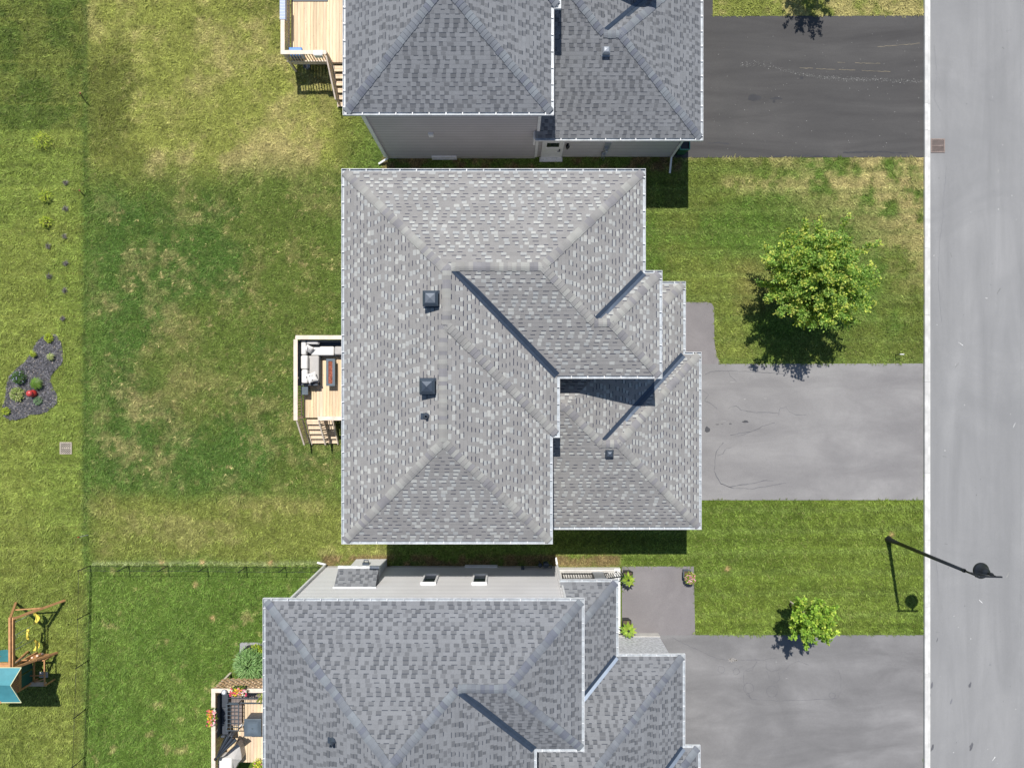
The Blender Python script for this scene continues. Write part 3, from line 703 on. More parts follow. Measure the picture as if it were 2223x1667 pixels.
PATHC = [(1434, 656), (1534, 656), (1545, 659), (1550, 668), (1551, 745), (1556, 772), (1564, 790.5), (1434, 790.5)]
DRC = [(1456, 790.5), (2004, 789), (2004, 1085), (1456, 1085.5)]
DRU = [(1450, 36), (2006, 35), (2006, 342), (1450, 343)]
PATHU = [(1440, -90), (1547, -90), (1547, 36), (1440, 36)]
PATHB = [(1350, 1229), (1506, 1229), (1509, 1378), (1350, 1378)]
DRB = [(1428, 1378), (2004, 1378), (2004, 1900), (1428, 1900)]
RECTS = [(838, 1321, 482, 802), (838, 1174, 800, 905), (838, 1160, 900, 1089), (1161, 1456, 794, 1092), (1321, 1434, 657, 802), (840, 1163, -900, 345), (1160, 1459, -900, 342.5),
         (708, 1206, 1227, 1900), (758, 840, 1213, 1230), (1206, 1350, 1229, 1380), (1200, 1456, 1376, 1900), (2003.5, 4000, -3000, 5000), (124, 164, 952, 993), (519, 570, 1394, 1700)]
def excluded(px, py):
    e = np.zeros(px.shape, bool)
    wob = (vn(px, py, 9, 3) - .5) * 3
    for x0, x1, y0, y1 in RECTS: e |= (px > x0) & (px < x1) & (py > y0) & (py < y1)
    for p in (BED, PATHC, DRC, DRU, PATHU, PATHB, DRB): e |= inpoly(px + wob, py + wob, p)
    return e
def npmesh(name, V, Fc, col, mat, kind=None, **kw):
    me = bpy.data.meshes.new(name); nv, nf, k = len(V), len(Fc), Fc.shape[1]
    me.vertices.add(nv); me.vertices.foreach_set('co', V.astype('f').ravel())
    me.loops.add(nf * k); me.loops.foreach_set('vertex_index', Fc.astype('i').ravel())
    me.polygons.add(nf); me.polygons.foreach_set('loop_start', np.arange(0, nf * k, k, dtype='i')); me.polygons.foreach_set('loop_total', np.full(nf, k, 'i'))
    ca = me.color_attributes.new('Col', 'FLOAT_COLOR', 'POINT'); ca.data.foreach_set('color', np.concatenate([col, np.ones((nv, 1))], 1).astype('f').ravel())
    me.materials.append(mat); me.update(calc_edges=True); me.validate()
    o = bpy.data.objects.new(name, me); COLL.objects.link(o); ORG[o.name] = Vector((0, 0, 0)); return props(o, kind=kind, **kw)
GA = 1.10                                            # blade albedo relative to the wanted picture colour
xs = np.concatenate([[-900, -300, -120], np.arange(-60, -27, .8), np.arange(-27, 25.01, .13), np.arange(25.5, 60, .8), [120, 300, 900]])
ys = np.concatenate([[-900, -300, -120], np.arange(-60, -20.5, .8), np.arange(-20.5, 20.51, .13), np.arange(21, 60, .8), [120, 300, 900]])
X, Y = np.meshgrid(xs, ys); col = lawn_color(X, Y) * GA; far = np.clip((np.maximum(np.abs(X) - 27, np.abs(Y) - 21)) / 12, 0, 1)[..., None]; col = col * (1 - far) + GREEN * 1.1 * far
Z = (fbm(X, Y, 6, 4) - .5) * .0
nx, ny = len(xs), len(ys); idx = np.arange(nx * ny).reshape(ny, nx)
Fq = np.stack([idx[:-1, :-1], idx[:-1, 1:], idx[1:, 1:], idx[1:, :-1]], -1).reshape(-1, 4)
npmesh('ground', np.stack([X, Y, Z], -1).reshape(-1, 3), Fq, col.reshape(-1, 3), M['lawn'], 'structure')
# grass: short mown blades, every one a small leaf of its own
rs = np.random.RandomState(11); N = 820000
bx_ = rs.uniform(-25.0, 19.2, N); by_ = rs.uniform(-20.2, 20.2, N)
pxx, pyy = bx_ * S + CX, -by_ * S + CY; ok = ~excluded(pxx, pyy)
bx_, by_ = bx_[ok], by_[ok]; n = len(bx_)
edge = 1.0
th = rs.uniform(0, 2 * np.pi, n); clump = fbm(bx_, by_, .30, 2, 3); clump2 = vn(bx_ + .06 * np.sin(by_ * 19), by_ + .06 * np.sin(bx_ * 23), .13, 6) * .65 + vn(bx_, by_, .06, 16) * .35
th = th * .55 + fbm(bx_, by_, .5, 12, 2) * 14
ln_ = rs.uniform(.06, .16, n) * (.5 + 1.0 * clump); wd = rs.uniform(.011, .024, n); hh = ln_ * rs.uniform(.35, .85, n)
dx, dy = np.cos(th), np.sin(th)
V = np.empty((n, 3, 3)); V[:, 0] = np.stack([bx_ - dy * wd, by_ + dx * wd, np.zeros(n) + .002], 1); V[:, 1] = np.stack([bx_ + dy * wd, by_ - dx * wd, np.zeros(n) + .002], 1)
V[:, 2] = np.stack([bx_ + dx * ln_, by_ + dy * ln_, hh], 1)
cc = lawn_color(bx_, by_) * GA; jit = rs.normal(1, .20, (n, 1)) * (.48 + 1.04 * clump2[:, None]); yel = np.clip(rs.normal(0, 1, (n, 1)) - .9, 0, 1)
cc = np.clip(cc * jit, .004, .8); cc = cc * (1 - yel * .4) + np.array([.34, .31, .12]) * yel * .4
npmesh('grass', V.reshape(-1, 3), np.arange(n * 3).reshape(-1, 3), np.repeat(cc, 3, 0), M['grass'], 'stuff', label='short mown lawn grass with dry straw-coloured patches', cat='grass')

def sheet(name, poly, z, mat, mb=None):
    m = mb or MB(); m.prism([G(*p) for p in poly], -.05, z, bottom=False); return m
def ribbon(m, pts, wpx, z, mi=1, seed=0, col=(1, 1, 1)):
    rnd = random.Random(seed); P = [Vector(G(*p)) for p in pts]; Q = []
    for a, b in zip(P[:-1], P[1:]):
        k = max(1, int((b - a).length / .12))
        for i in range(k): Q.append(a.lerp(b, i / k) + Vector((rnd.uniform(-1, 1), rnd.uniform(-1, 1))) * .018)
    Q.append(P[-1]); pr = None
    for i, q in enumerate(Q):
        d = (Q[min(i + 1, len(Q) - 1)] - Q[max(i - 1, 0)]).normalized(); s_ = Vector((-d.y, d.x)) * (wpx / S / 2) * rnd.uniform(.35, 1.3)
        cur = (q + s_, q - s_)
        if pr: m.face([(pr[0].x, pr[0].y, z), (pr[1].x, pr[1].y, z), (cur[1].x, cur[1].y, z), (cur[0].x, cur[0].y, z)], mi=mi, col=col)
        pr = cur
def blob(m, px, py, rx, ry, z, mi=1, seed=0, col=(1, 1, 1), rot=0):
    rnd = random.Random(seed); n = 14; pts = []
    for i in range(n):
        a = 2 * math.pi * i / n; r = rnd.uniform(.65, 1.15); u, v = rx * r * math.cos(a), ry * r * math.sin(a)
        x, y = G(px + u * math.cos(rot) - v * math.sin(rot), py + u * math.sin(rot) + v * math.cos(rot)); pts.append((x, y, z))
    m.face(pts[::-1], mi=mi, col=col)
def zc(pts, s=3.687, ox=1150, oy=740): return [(ox + x / s, oy + y / s) for x, y in pts]
ZD = .022
m = sheet('driveway', DRC, .018, None)
CK = [(2, [(1400, 270), (1450, 245), (1540, 240), (1700, 245), (1900, 255), (2060, 270)]), (2, [(1590, 545), (1610, 525), (1650, 520), (1690, 550), (1790, 572), (1900, 570), (1985, 578)]),
      (1.8, [(1990, 600), (2000, 540), (2050, 528), (2080, 570), (2120, 590), (2212, 590)]), (2, [(1605, 755), (1700, 735), (1800, 720), (1860, 680), (1960, 655)]),
      (3, [(1550, 810), (1490, 885), (1485, 940), (1475, 1040), (1490, 1080), (1530, 1140), (1600, 1170), (1680, 1150), (1780, 1140), (1870, 1115), (1950, 1120)]),
      (2.4, [(1500, 920), (1545, 905), (1570, 860), (1615, 850)]), (2, [(1395, 480), (1440, 495), (1500, 545)]), (2, [(1530, 1140), (1620, 1175), (1780, 1182), (2050, 1135)]), (1.6, [(1640, 770), (1720, 745), (1830, 700)]),
      (1.5, [(1590, 240), (1605, 280), (1660, 330)]), (1.5, [(1390, 400), (1430, 430), (1400, 470)])]
for i, (wd_, pts) in enumerate(CK): ribbon(m, zc(pts), wd_ * .50, ZD, 1, i, (1.9, 1.9, 1.9))
for i, (a, b, rx, ry) in enumerate([(1420, 710, 22, 26), (1725, 645, 28, 11), (1605, 662, 12, 5), (1500, 668, 20, 3), (1540, 664, 12, 2)]):
    q = zc([(a, b)])[0]; blob(m, q[0], q[1], rx / 3.687, ry / 3.687, ZD + .002, 1, i)
for i, (a, b, rx, ry) in enumerate([(1620, 330, 30, 8), (1720, 466, 14, 7), (1885, 460, 16, 8), (1550, 640, 30, 5)]):
    q = zc([(a, b)])[0]; blob(m, q[0], q[1], rx / 5, ry / 8, ZD, 2, i + 9, (.78, .77, .76), .35 if i < 0 else 0)
m.build('driveway', [M['drC'], M['crack'], M['chalk']], label='pale cracked asphalt driveway of the middle house', kind='structure')
sheet('path', PATHC, .014, None).build('path', M['path'], kind='structure')
m = sheet('driveway', DRU, .018, None); rnd = random.Random(4)
zs = [(1623 + x / 3.687, y / 3.687) for x, y in [(-60, 525), (0, 522), (100, 520), (200, 540), (330, 572), (430, 600), (550, 615), (750, 630), (950, 640), (1200, 650), (1395, 655)]]
for (x0, y0), (x1, y1) in zip(zs[:-1], zs[1:]):
    for k in range(int((x1 - x0) * 2.2 * (.4 + vn(x0, 3, 40) ))):
        t = rnd.random(); x, y = x0 + (x1 - x0) * t, y0 + (y1 - y0) * t + rnd.gauss(0, 2.6) * (1.3 if x0 < 1660 else .9)
        blob(m, x, y, rnd.uniform(.3, 1.3), rnd.uniform(.15, .5), ZD, 2, k, (1.1, 1.1, 1.08) if rnd.random() < .15 else ((.48, .48, .47) if rnd.random() < .6 else (.33, .33, .32)))
for a, b in (((415, 547), (520, 550)), ((550, 553), (700, 560)), ((730, 560), (860, 565)), ((915, 568), (1140, 578)), ((720, 503), (780, 505)), ((860, 507), (1060, 512)), ((1040, 378), (1380, 350))):
    ribbon(m, [(1623 + a[0] / 3.687, a[1] / 3.687), (1623 + b[0] / 3.687, b[1] / 3.687)], .7, ZD, 2, 3, (.7, .6, .42))
for i, (a, b, rx, ry) in enumerate([(50, 785, 55, 30), (230, 790, 55, 12), (430, 625, 14, 14), (210, 815, 14, 12)]): blob(m, 1623 + a / 3.687, b / 3.687, rx / 3.687, ry / 3.687, ZD, 1, i, (.75, .75, .75))
for k in range(90): blob(m, rnd.uniform(1540, 2000), rnd.uniform(60, 335), rnd.uniform(.3, .9), rnd.uniform(.3, .9), ZD, 2, k, (.7, .7, .68))
for k, (x, y, r) in enumerate([(1500, 300, 14), (1560, 310, 22), (1740, 338, 60), (1900, 330, 70)]): ribbon(m, [(x - r, y + 2), (x, y), (x + r, y + 3)], 3.0, ZD, 1, k, (.8, .8, .8))
m.build('driveway', [M['drU'], M['crack'], M['chalk']], label='dark asphalt driveway of the top house with a chalky streak', kind='structure')
sheet('path', PATHU, .014, None).build('path', M['drU'], kind='structure')
m = sheet('driveway', DRB, .018, None)
Z4 = lambda pts: [(1620 + x / 3.0896, 1130 + y / 3.0896) for x, y in pts]
def circ(cx, cy, r): return [(cx + r * math.cos(t * math.pi / 9), cy + r * math.sin(t * math.pi / 9)) for t in range(19)]
for i, p in enumerate([Z4(circ(170, 1143, 37)), Z4(circ(15, 1120, 35)), Z4(circ(575, 1170, 20)), Z4([(0, 1160), (40, 1195), (200, 1205), (450, 1198), (560, 1195), (610, 1185), (635, 1140), (632, 1040), (615, 1000)]),
                       Z4([(0, 928), (120, 932), (200, 915)]), Z4([(70, 940), (40, 1000), (0, 1010)]), Z4([(130, 940), (135, 990), (170, 1012), (210, 1000), (240, 975)]), Z4([(245, 1010), (300, 960), (350, 940), (415, 965)]),
                       Z4([(140, 1010), (155, 1060), (200, 1085), (225, 1060), (215, 1010)]), zc([(1050, 690), (1150, 740), (1300, 810), (1380, 845), (1450, 855), (1700, 860)], 3.406, 1150, 1180),
                       zc(circ(1415, 927, 25), 3.406, 1150, 1180), zc(circ(1525, 942, 23), 3.406, 1150, 1180), zc([(1680, 870), (1650, 910), (1585, 940), (1580, 1000), (1595, 1080), (1640, 1150)], 3.406, 1150, 1180)]):
    ribbon(m, p, .65, ZD, 1, i, (1.8, 1.8, 1.85))
for i, (a, b, rx, ry) in enumerate([(270, 1055, 16, 4), (200, 945, 8, 8), (265, 942, 6, 6)]):
    q = Z4([(a, b)])[0]; blob(m, q[0], q[1], rx / 7, ry / 6, ZD, 2, i + 4, (.72, .72, .72))
q = zc([(1500, 857)], 3.406, 1150, 1180)[0]; 
for k in range(14): blob(m, q[0] + rnd.gauss(0, 6), q[1] + rnd.gauss(0, 1.8), rnd.uniform(1, 3.5), rnd.uniform(.6, 1.6), ZD + .001, 2, k, (.92, .86, .8))
m.build('driveway', [M['drB'], M['crack'], M['chalk']], label='grey asphalt driveway of the bottom house with looping hairline cracks', kind='structure')
sheet('path', PATHB, .014, None).build('path', M['path'], kind='structure')
# road, crown seam, kerb
m = MB(); x0, x1 = gx(2019), gx(2019) + 8.6
m.box(x0, gx(2216), -300, 300, -.3, .004); m.box(gx(2216), x1, -300, 300, -.3, .009, col=(1.04, 1.04, 1.04))
for i, (a, b, rx, ry, k) in enumerate([(1242, 1105, 9, 26, 1.9), (1500, 1100, 9, 22, 1.9), (1248, 1520, 8, 28, 1.6), (1508, 1515, 12, 30, 1.7), (1375, 1212, 6, 26, 2.4), (1235, 1170, 4, 10, 2), (1280, 800, 3, 18, 1.7), (1635, 965, 5, 8, 3), (1465, 570, 3, 3, 1.5), (1155, 912, 3, 12, 1.5)]):
    q = Z4([(a, b)])[0]; blob(m, q[0], q[1], rx / 3.09, ry / 3.09, .008, 1, i, (k, k, k), .3)
rnd = random.Random(6)
for k in range(46): blob(m, rnd.uniform(2024, 2210), rnd.uniform(0, 1667), rnd.uniform(.3, 1.0), rnd.uniform(.3, 1.6), .008, rnd.choice((1, 2)), k, (1.6, 1.6, 1.6))
ribbon(m, [(2054, 360), (2052, 395), (2048, 430), (2047, 470), (2040, 520), (2036, 610), (2044, 700)], .7, .008, 1, 1, (2.6, 2.6, 2.6)); ribbon(m, [(2028, 100), (2033, 165), (2031, 190), (2027, 215), (2042, 243)], .6, .008, 1, 2, (2.8, 2.8, 2.8))
ribbon(m, [(2034, 1130), (2031, 1200), (2038, 1290)], .5, .008, 1, 5, (3, 3, 3))
for k in range(16):
    x, y = rnd.uniform(2030, 2205), rnd.uniform(20, 1650); a = rnd.uniform(0, 3.14); l_ = rnd.uniform(4, 14); ribbon(m, [(x, y), (x + l_ * math.cos(a), y + l_ * math.sin(a))], .6, .008, 1 if rnd.random() < .5 else 2, k, (2.3, 2.3, 2.3) if k % 2 else (1.1, 1.1, 1.0))
m.build('road', [M['road'], M['crack'], M['chalk']], label='pale grey asphalt street', kind='structure')
m = MB(); rnd = random.Random(12); y = -34.0
while y < 34:
    l_ = rnd.choice((1.2, 3.0, 4.1, 2.4)) if -12 < y < 20 else 3.0; g = .008; xa = gx(2004.5) + .0
    c = rnd.uniform(.93, 1.05); c = (c, c, c); xb = gx(2012.0); xc = gx(2019.2)
    m.mesh([(xa, y, -.1), (xa, y, .105), (xa + .02, y, .125), (xb - .02, y, .125), (xb, y, .105), (xb + .006, y, .026), (xc, y, .015), (xc, y, -.1)] + [(q, y + l_ - g, z) for q, z in ((xa, -.1), (xa, .105), (xa + .02, .125), (xb - .02, .125), (xb, .105), (xb + .006, .026), (xc, .015), (xc, -.1))],
           [(i, i + 8, i + 9, i + 1) for i in range(7)] + [(7, 6, 5, 4, 3, 2, 1, 0), (8, 9, 10, 11, 12, 13, 14, 15)], 0, c)
    y += l_
m.build('kerb', M['kerbc'], label='pale concrete kerb along the street', kind='structure')
# storm drains
M['draink'] = plain('beige_drain', (.40, .35, .28), .85, var=.2)
def grate(px, py, w_, h_, z, mat, label, flip=1):
    x, y = G(px, py); w2, h2 = w_ / S / 2, h_ / S / 2; r = thing('storm_drain', (x, y, z), label, 'storm drain', None)
    m = MB(); t = .045
    for a in ((x - w2, x + w2, y + h2 - t, y + h2), (x - w2, x + w2, y - h2, y - h2 + t), (x - w2, x - w2 + t, y - h2 + t, y + h2 - t), (x + w2 - t, x + w2, y - h2 + t, y + h2 - t)): m.box(a[0], a[1], a[2], a[3], z - .03, z + .02)
    m.build('frame', mat, r)
    m = MB(); m.face([(x - w2 + t, y - h2 + t, z - .004), (x + w2 - t, y - h2 + t, z - .004), (x + w2 - t, y + h2 - t, z - .004), (x - w2 + t, y + h2 - t, z - .004)]); m.build('pit', M['black'], r)
    m = MB(); iw = w2 - t; ih = h2 - t; m.beam((x - iw, y, z + .012), (x + iw, y, z + .012), .03, .02)
    for half in (0, 1):
        hgt = ih; stp = .088; k = -hgt
        while k < 2 * iw:
            xa = x - iw + k; a0 = max(0, -k); a1 = min(hgt, 2 * iw - k)
            if a1 - a0 > .02:
                sgn = 1 if half == 0 else -1
                m.beam((xa + a0, y + sgn * a0, z + .008), (xa + a1, y + sgn * a1, z + .008), .030, .016)
            k += stp
    g = m.build('grate', mat, r); return r
grate(2035.5, 317, 30, 30, .012, M['rust'], 'rusty orange storm drain grate in the street beside the kerb')
grate(144, 972.5, 26, 26, .03, M['draink'], 'beige framed storm drain grate set in the back lawn')
# mulch bed
m = MB(); m.prism([G(*p) for p in BED], -.02, .03, bottom=False); m.build('planting_bed', M['mulch'], label='curved planting bed of dark mulch in the back lawn', kind='structure')
rnd = random.Random(3); m = MB(); k = 0
while k < 5200:
    px, py = rnd.uniform(5, 140), rnd.uniform(722, 914)
    if not inpoly(np.array([px]), np.array([py]), BED)[0]: continue
    k += 1; x, y = G(px, py); a = rnd.uniform(0, 6.28); l_ = rnd.uniform(.02, .05); w2 = rnd.uniform(.006, .014); z = .032 + rnd.uniform(0, .03); t = rnd.uniform(-.02, .02)
    c, s_ = math.cos(a), math.sin(a); r = rnd.random(); g = rnd.uniform(.5, 1.3); cl = (2.6 * g, 2.3 * g, 1.9 * g) if r < .07 else ((1.5 * g, 1.5 * g, 1.6 * g) if r < .3 else (.7 * g, .7 * g, .75 * g))
    m.face([(x - c * l_ + s_ * w2, y - s_ * l_ - c * w2, z - t), (x + c * l_ + s_ * w2, y + s_ * l_ - c * w2, z + t), (x + c * l_ - s_ * w2, y + s_ * l_ + c * w2, z + t + .004), (x - c * l_ - s_ * w2, y - s_ * l_ + c * w2, z - t + .004)], col=cl)
m.build('mulch_chips', M['mulch'], label='dark bark chips covering the planting bed', cat='mulch', kind='stuff')
# ------------------------------------------------------------------ plants
def leaf(m, c, d, nrm, l_, w_, col, fold=.25):
    d = d.normalized(); s_ = d.cross(nrm)
    if s_.length < 1e-4: s_ = Vector((1, 0, 0))
    s_.normalize(); n2 = s_.cross(d)
    a = c; b = c + d * l_ * .5 + s_ * w_ * .5 + n2 * w_ * fold; e = c + d * l_; f = c + d * l_ * .5 - s_ * w_ * .5 + n2 * w_ * fold
    n = len(m.v); m.v.extend([tuple(a), tuple(b), tuple(e), tuple(f)]); m.f.extend([(n, n + 1, n + 2), (n, n + 2, n + 3)])
    for _ in range(2): m.m.append(0); m.c.append(col); m.uv.append(None); m.smooth.append(False)
def rv(r): 
    while True:
        v = Vector((r.uniform(-1, 1), r.uniform(-1, 1), r.uniform(-1, 1)))
        if .05 < v.length < 1: return v.normalized()
def jc(r, cols, j=.18):
    c = r.choice(cols); k = r.uniform(1 - j, 1 + j); return (c[0] * k, c[1] * k * r.uniform(.95, 1.05), c[2] * k)
YG = [(.40, .50, .05), (.30, .42, .04), (.50, .55, .08)]; MG = [(.14, .26, .04), (.19, .32, .05), (.11, .21, .035)]; DG = [(.07, .15, .04), (.10, .19, .05)]; BG = [(.20, .32, .18), (.26, .38, .22)]; VG = [(.36, .42, .16), (.20, .30, .06), (.5, .52, .25)]
def plant(name, x, y, z, r, h, n, ll, lw, cols, label, cat='plant', style='dome', seed=0, group=None, flowers=None, parent=None, stems=True):
    rn = random.Random(seed); root = parent or thing(name, (x, y, z), label, cat, group); m = MB(); c0 = Vector((x, y, z))
    for i in range(n):
        a = rn.uniform(0, 6.283); 
        if style == 'dome':
            rr = r * math.sqrt(rn.random()) * rn.uniform(.75, 1.05); zz = h * (rn.random() ** .6) * math.sqrt(max(.05, 1 - (rr / (r * 1.1)) ** 2))
            o = Vector((math.cos(a), math.sin(a), 0)); d = (o * rn.uniform(.5, 1) + rv(rn) * .45 + Vector((0, 0, .05)))
            leaf(m, c0 + o * rr * .92 + Vector((0, 0, zz)), d, Vector((0, 0, 1)) + rv(rn) * .5, ll * rn.uniform(.6, 1.2), lw * rn.uniform(.7, 1.2), jc(rn, cols))
        elif style == 'blade':
            o = Vector((math.cos(a), math.sin(a), 0)); k = rn.uniform(.12, 1); p0 = c0 + o * r * .25 * rn.random(); p1 = c0 + o * r * .55 * k + Vector((0, 0, h * (1.05 - .25 * k))); p2 = c0 + o * r * (k + .08) + Vector((0, 0, h * (1.1 - .6 * k))); s_ = Vector((-o.y, o.x, 0)) * lw / 2; c = jc(rn, cols)
            m.face([p0 - s_, p0 + s_, p1 + s_, p1 - s_], col=c); m.face([p1 - s_, p1 + s_, p2], col=c)
        else:                                       # rosette of broad leaves
            a = i * 2.4; o = Vector((math.cos(a), math.sin(a), 0)); k = .45 + .55 * (i % 5) / 4
            p0 = c0 + o * r * .12 + Vector((0, 0, h * (1.1 - .5 * k))); d = o + Vector((0, 0, .55 - .6 * k)); leaf(m, p0, d, Vector((0, 0, 1)) + rv(rn) * .25, r * k * rn.uniform(.85, 1.1), lw * rn.uniform(.8, 1.2), jc(rn, cols), .18)
    m.build('foliage', M['leaf'], root)
    if stems:
        m = MB()
        for i in range(6):
            a = i * 1.05 + rn.random(); m.tube([(x, y, z - .02), (x + math.cos(a) * r * .4, y + math.sin(a) * r * .4, z + h * .6)], [.010, .004], 5)
        m.build('stem', M['bark'], root)
    if flowers:
        m = MB()
        for i in range(flowers[0]):
            a = rn.uniform(0, 6.283); rr = r * math.sqrt(rn.random()); p = c0 + Vector((math.cos(a) * rr, math.sin(a) * rr, h * rn.uniform(.75, 1.12) * math.sqrt(max(.1, 1 - (rr / (r * 1.15)) ** 2)))); c = jc(rn, flowers[2])
            for k in range(5): b = k * 1.257 + rn.random(); leaf(m, p, Vector((math.cos(b), math.sin(b), .3)), Vector((0, 0, 1)), flowers[1], flowers[1] * .75, c, .1)
        m.build('flowers', M['petal'], root)
    return root
def tree(x, y, zt, R, zc_, hz, nl, nt_, leaves, ls, label, seed, tcols, tr=.06, cat='tree', squash=1.0, group='young street trees in the front lawns'):
    rn = random.Random(seed); root = thing('tree', (x, y, 0), label, cat, group); t = MB(); m = MB()
    t.tube([(x, y, -.05), (x + .01, y, .4), (x - .02, y + .01, zt), (x, y, zc_ + hz * .55)], [tr * 1.35, tr, tr * .8, tr * .2], 10)
    top = Vector((x, y, 0))
    for i in range(nl):
        a = i * 2.39996 + rn.uniform(-.25, .25); f = (i + .5) / nl; el = math.asin(max(-1, min(1, -.55 + 1.55 * f))) ; k = rn.uniform(.62, 1.0) * (1.22 if rn.random() < .22 else 1)
        e = Vector((x, y, zc_)) + Vector((math.cos(a) * math.cos(el) * R * k, math.sin(a) * math.cos(el) * R * k * squash, math.sin(el) * hz * k))
        s0 = Vector((x, y, zt * .8 + (zc_ + hz * .4 - zt * .8) * max(0, min(1, f * 1.05)))); mid = s0.lerp(e, .5) + Vector((0, 0, -.12 * R * rn.random())) + rv(rn) * .08 * R
        t.tube([s0, mid, e], [tr * .38, tr * .22, tr * .06], 5)
        for j in range(nt_):
            q = .28 + .76 * (j + rn.random()) / nt_; b = (s0.lerp(mid, q * 2) if q < .5 else mid.lerp(e, (q - .5) * 2)); out = (e - s0).normalized()
            d = (out * .8 + rv(rn) * .95 + Vector((0, 0, .25))).normalized(); tl = R * rn.uniform(.10, .20) * (1.1 - .35 * q)
            fresh = rn.random() < .5; k0 = rn.uniform(.8, 1.2)
            for z in range(leaves):
                u = (z + rn.random()) / leaves; p = b + d * tl * u + rv(rn) * .045 * R
                cc_ = jc(rn, tcols[1] if (u > .6 and fresh) else tcols[0]); cc_ = tuple(v * k0 for v in cc_)
                leaf(m, p, d + rv(rn) * .9, Vector((-.1, .25, 1)) + rv(rn) * .75, ls * rn.uniform(.7, 1.25), ls * rn.uniform(.55, .85), cc_)
    t.build('trunk', M['bark'], root); m.build('crown', M['leaf'], root); return root
TG = [(.21, .37, .07), (.29, .45, .09), (.16, .29, .055), (.36, .50, .11)]; TY = [(.55, .62, .12), (.43, .54, .09), (.62, .66, .16)]
p = L(602, -205); tree(p[0], p[1], 1.2, 2.25, 3.05, 1.7, 74, 20, 24, .105, 'large leafy tree in the front lawn of the middle house', 5, (TG, TY), .085)
p = L(592, 478); bt = tree(p[0] + .22, p[1], 1.0, 1.05, 2.45, .95, 34, 11, 15, .11, 'small bright green tree overhanging the bottom driveway', 8, ([(.28, .45, .07), (.36, .54, .08), (.22, .38, .06)], [(.5, .66, .10), (.62, .72, .14)]), .04)
p = L(628, -888); tree(p[0], p[1], 1.2, 1.15, 2.9, 1.1, 36, 10, 13, .09, 'young tree beyond the top edge beside the dark driveway', 9, (TG, TY), .05)
m = MB(); a = L(604, 472); m.beam((a[0], a[1], -.1), (a[0] + .02, a[1], 1.5), .05, .05); m.box(a[0] - .03, a[0] + .03, a[1] - .03, a[1] + .03, 1.5, 1.53)
props(m.build('tree_stake', M['railw'], org=(a[0], a[1], 0)), 'pale wooden stake standing beside the small front tree', 'stake')

# planting bed occupants
def bp(x, y): return G(x / 5.53, y / 5.53 + 700)
def bedplant(x, y, r, h, n, ll, lw, cols, label, style='dome', seed=1, fl=None):
    a = bp(x, y); return plant('shrub', a[0], a[1], .03, r / 5.53 / S, h, n, ll, lw, cols, label, 'plant', style, seed, 'small plants in the mulch bed', fl)
bedplant(605, 188, 52, .22, 260, .08, .035, YG, 'yellow-green plant at the top tip of the mulch bed', seed=1)
bedplant(428, 378, 55, .26, 90, .1, .025, YG, 'spiky yellow-green plant at the left edge of the upper mulch bed', 'blade', 2)
bedplant(638, 412, 58, .24, 120, .1, .028, VG, 'pale variegated plant in the upper right of the mulch bed', 'blade', 3)
bedplant(262, 660, 82, .40, 420, .08, .04, DG, 'dark green bush with small lilac flowers in the mulch bed', seed=4, fl=(16, .03, [(.35, .38, .62), (.5, .5, .7)]))
bedplant(475, 732, 86, .34, 420, .14, .022, MG + [(.18, .3, .04)], 'round mid-green tufted shrub right of the red urn', 'blade', 5)
bedplant(232, 862, 84, .26, 330, .10, .06, VG, 'round pale variegated hosta left of the red urn', seed=6)
bedplant(475, 940, 52, .20, 260, .06, .03, BG, 'small blue-green mound plant below the red urn', seed=7)
bedplant(93, 1063, 48, .20, 220, .07, .03, YG, 'yellow-green plant at the lower left tip of the mulch bed', seed=8)
a = bp(425, 852); r = thing('urn', (a[0], a[1], .03), 'glossy red ceramic urn with a round lid in the mulch bed', 'urn')
m = MB(); m.lathe((a[0], a[1], .03), [(.0, 0), (.11, 0), (.155, .06), (.165, .16), (.13, .24), (.09, .28)], 24); m.build('body', M['red'], r)
m = MB(); m.lathe((a[0] - .03, a[1], .28), [(.07, 0), (.12, .02), (.145, .06), (.14, .10), (.10, .15), (.05, .17), (0, .175)], 24, col=(1, 1.6, 1.8)); m.build('lid', M['red'], r)
# saplings and withered plants in the strip
def sp(px, py): return G(px * 1.005, py * 1.005)
for i, (px, py, r_, h_, lb) in enumerate([(98, 309, 20, .55, 'branching yellow-green sapling, topmost in the left lawn strip'), (103, 426, 13, .40, 'second yellow-green sapling of the strip, level with the flagged stake'), (104, 481, 13, .38, 'lowest yellow-green sapling above the withered plants in the strip')]):
    a = sp(px, py); q = plant('sapling', a[0], a[1], 0, r_ / S, h_, 120 if i else 170, .09, .045, YG, lb, 'sapling', 'dome', 30 + i, 'saplings in the left lawn strip')
a = sp(72, 306); 
wl_ = ['first from the top, right of the upper saplings', 'second from the top, between the saplings', 'third from the top, under the lowest sapling', 'left of the row, under the lowest sapling', 'fifth from the top, in the right row', 'left of the row, above the mulch bed', 'seventh from the top, in the right row', 'lowest of all, just above the mulch bed']
for i, ((px, py), t_) in enumerate(zip([(144, 396), (143, 452), (141, 511), (106, 532), (144, 569), (108, 597), (142, 628), (138, 688)], wl_)):
    a = sp(px, py); plant('withered_plant', a[0], a[1], 0, .19, .12, 60, .10, .018, [(.16, .15, .16), (.28, .26, .26), (.10, .10, .11), (.2, .18, .1)], 'withered grey plant, ' + t_, 'plant', 'blade', 50 + i, 'withered plants in the left lawn strip', stems=False)
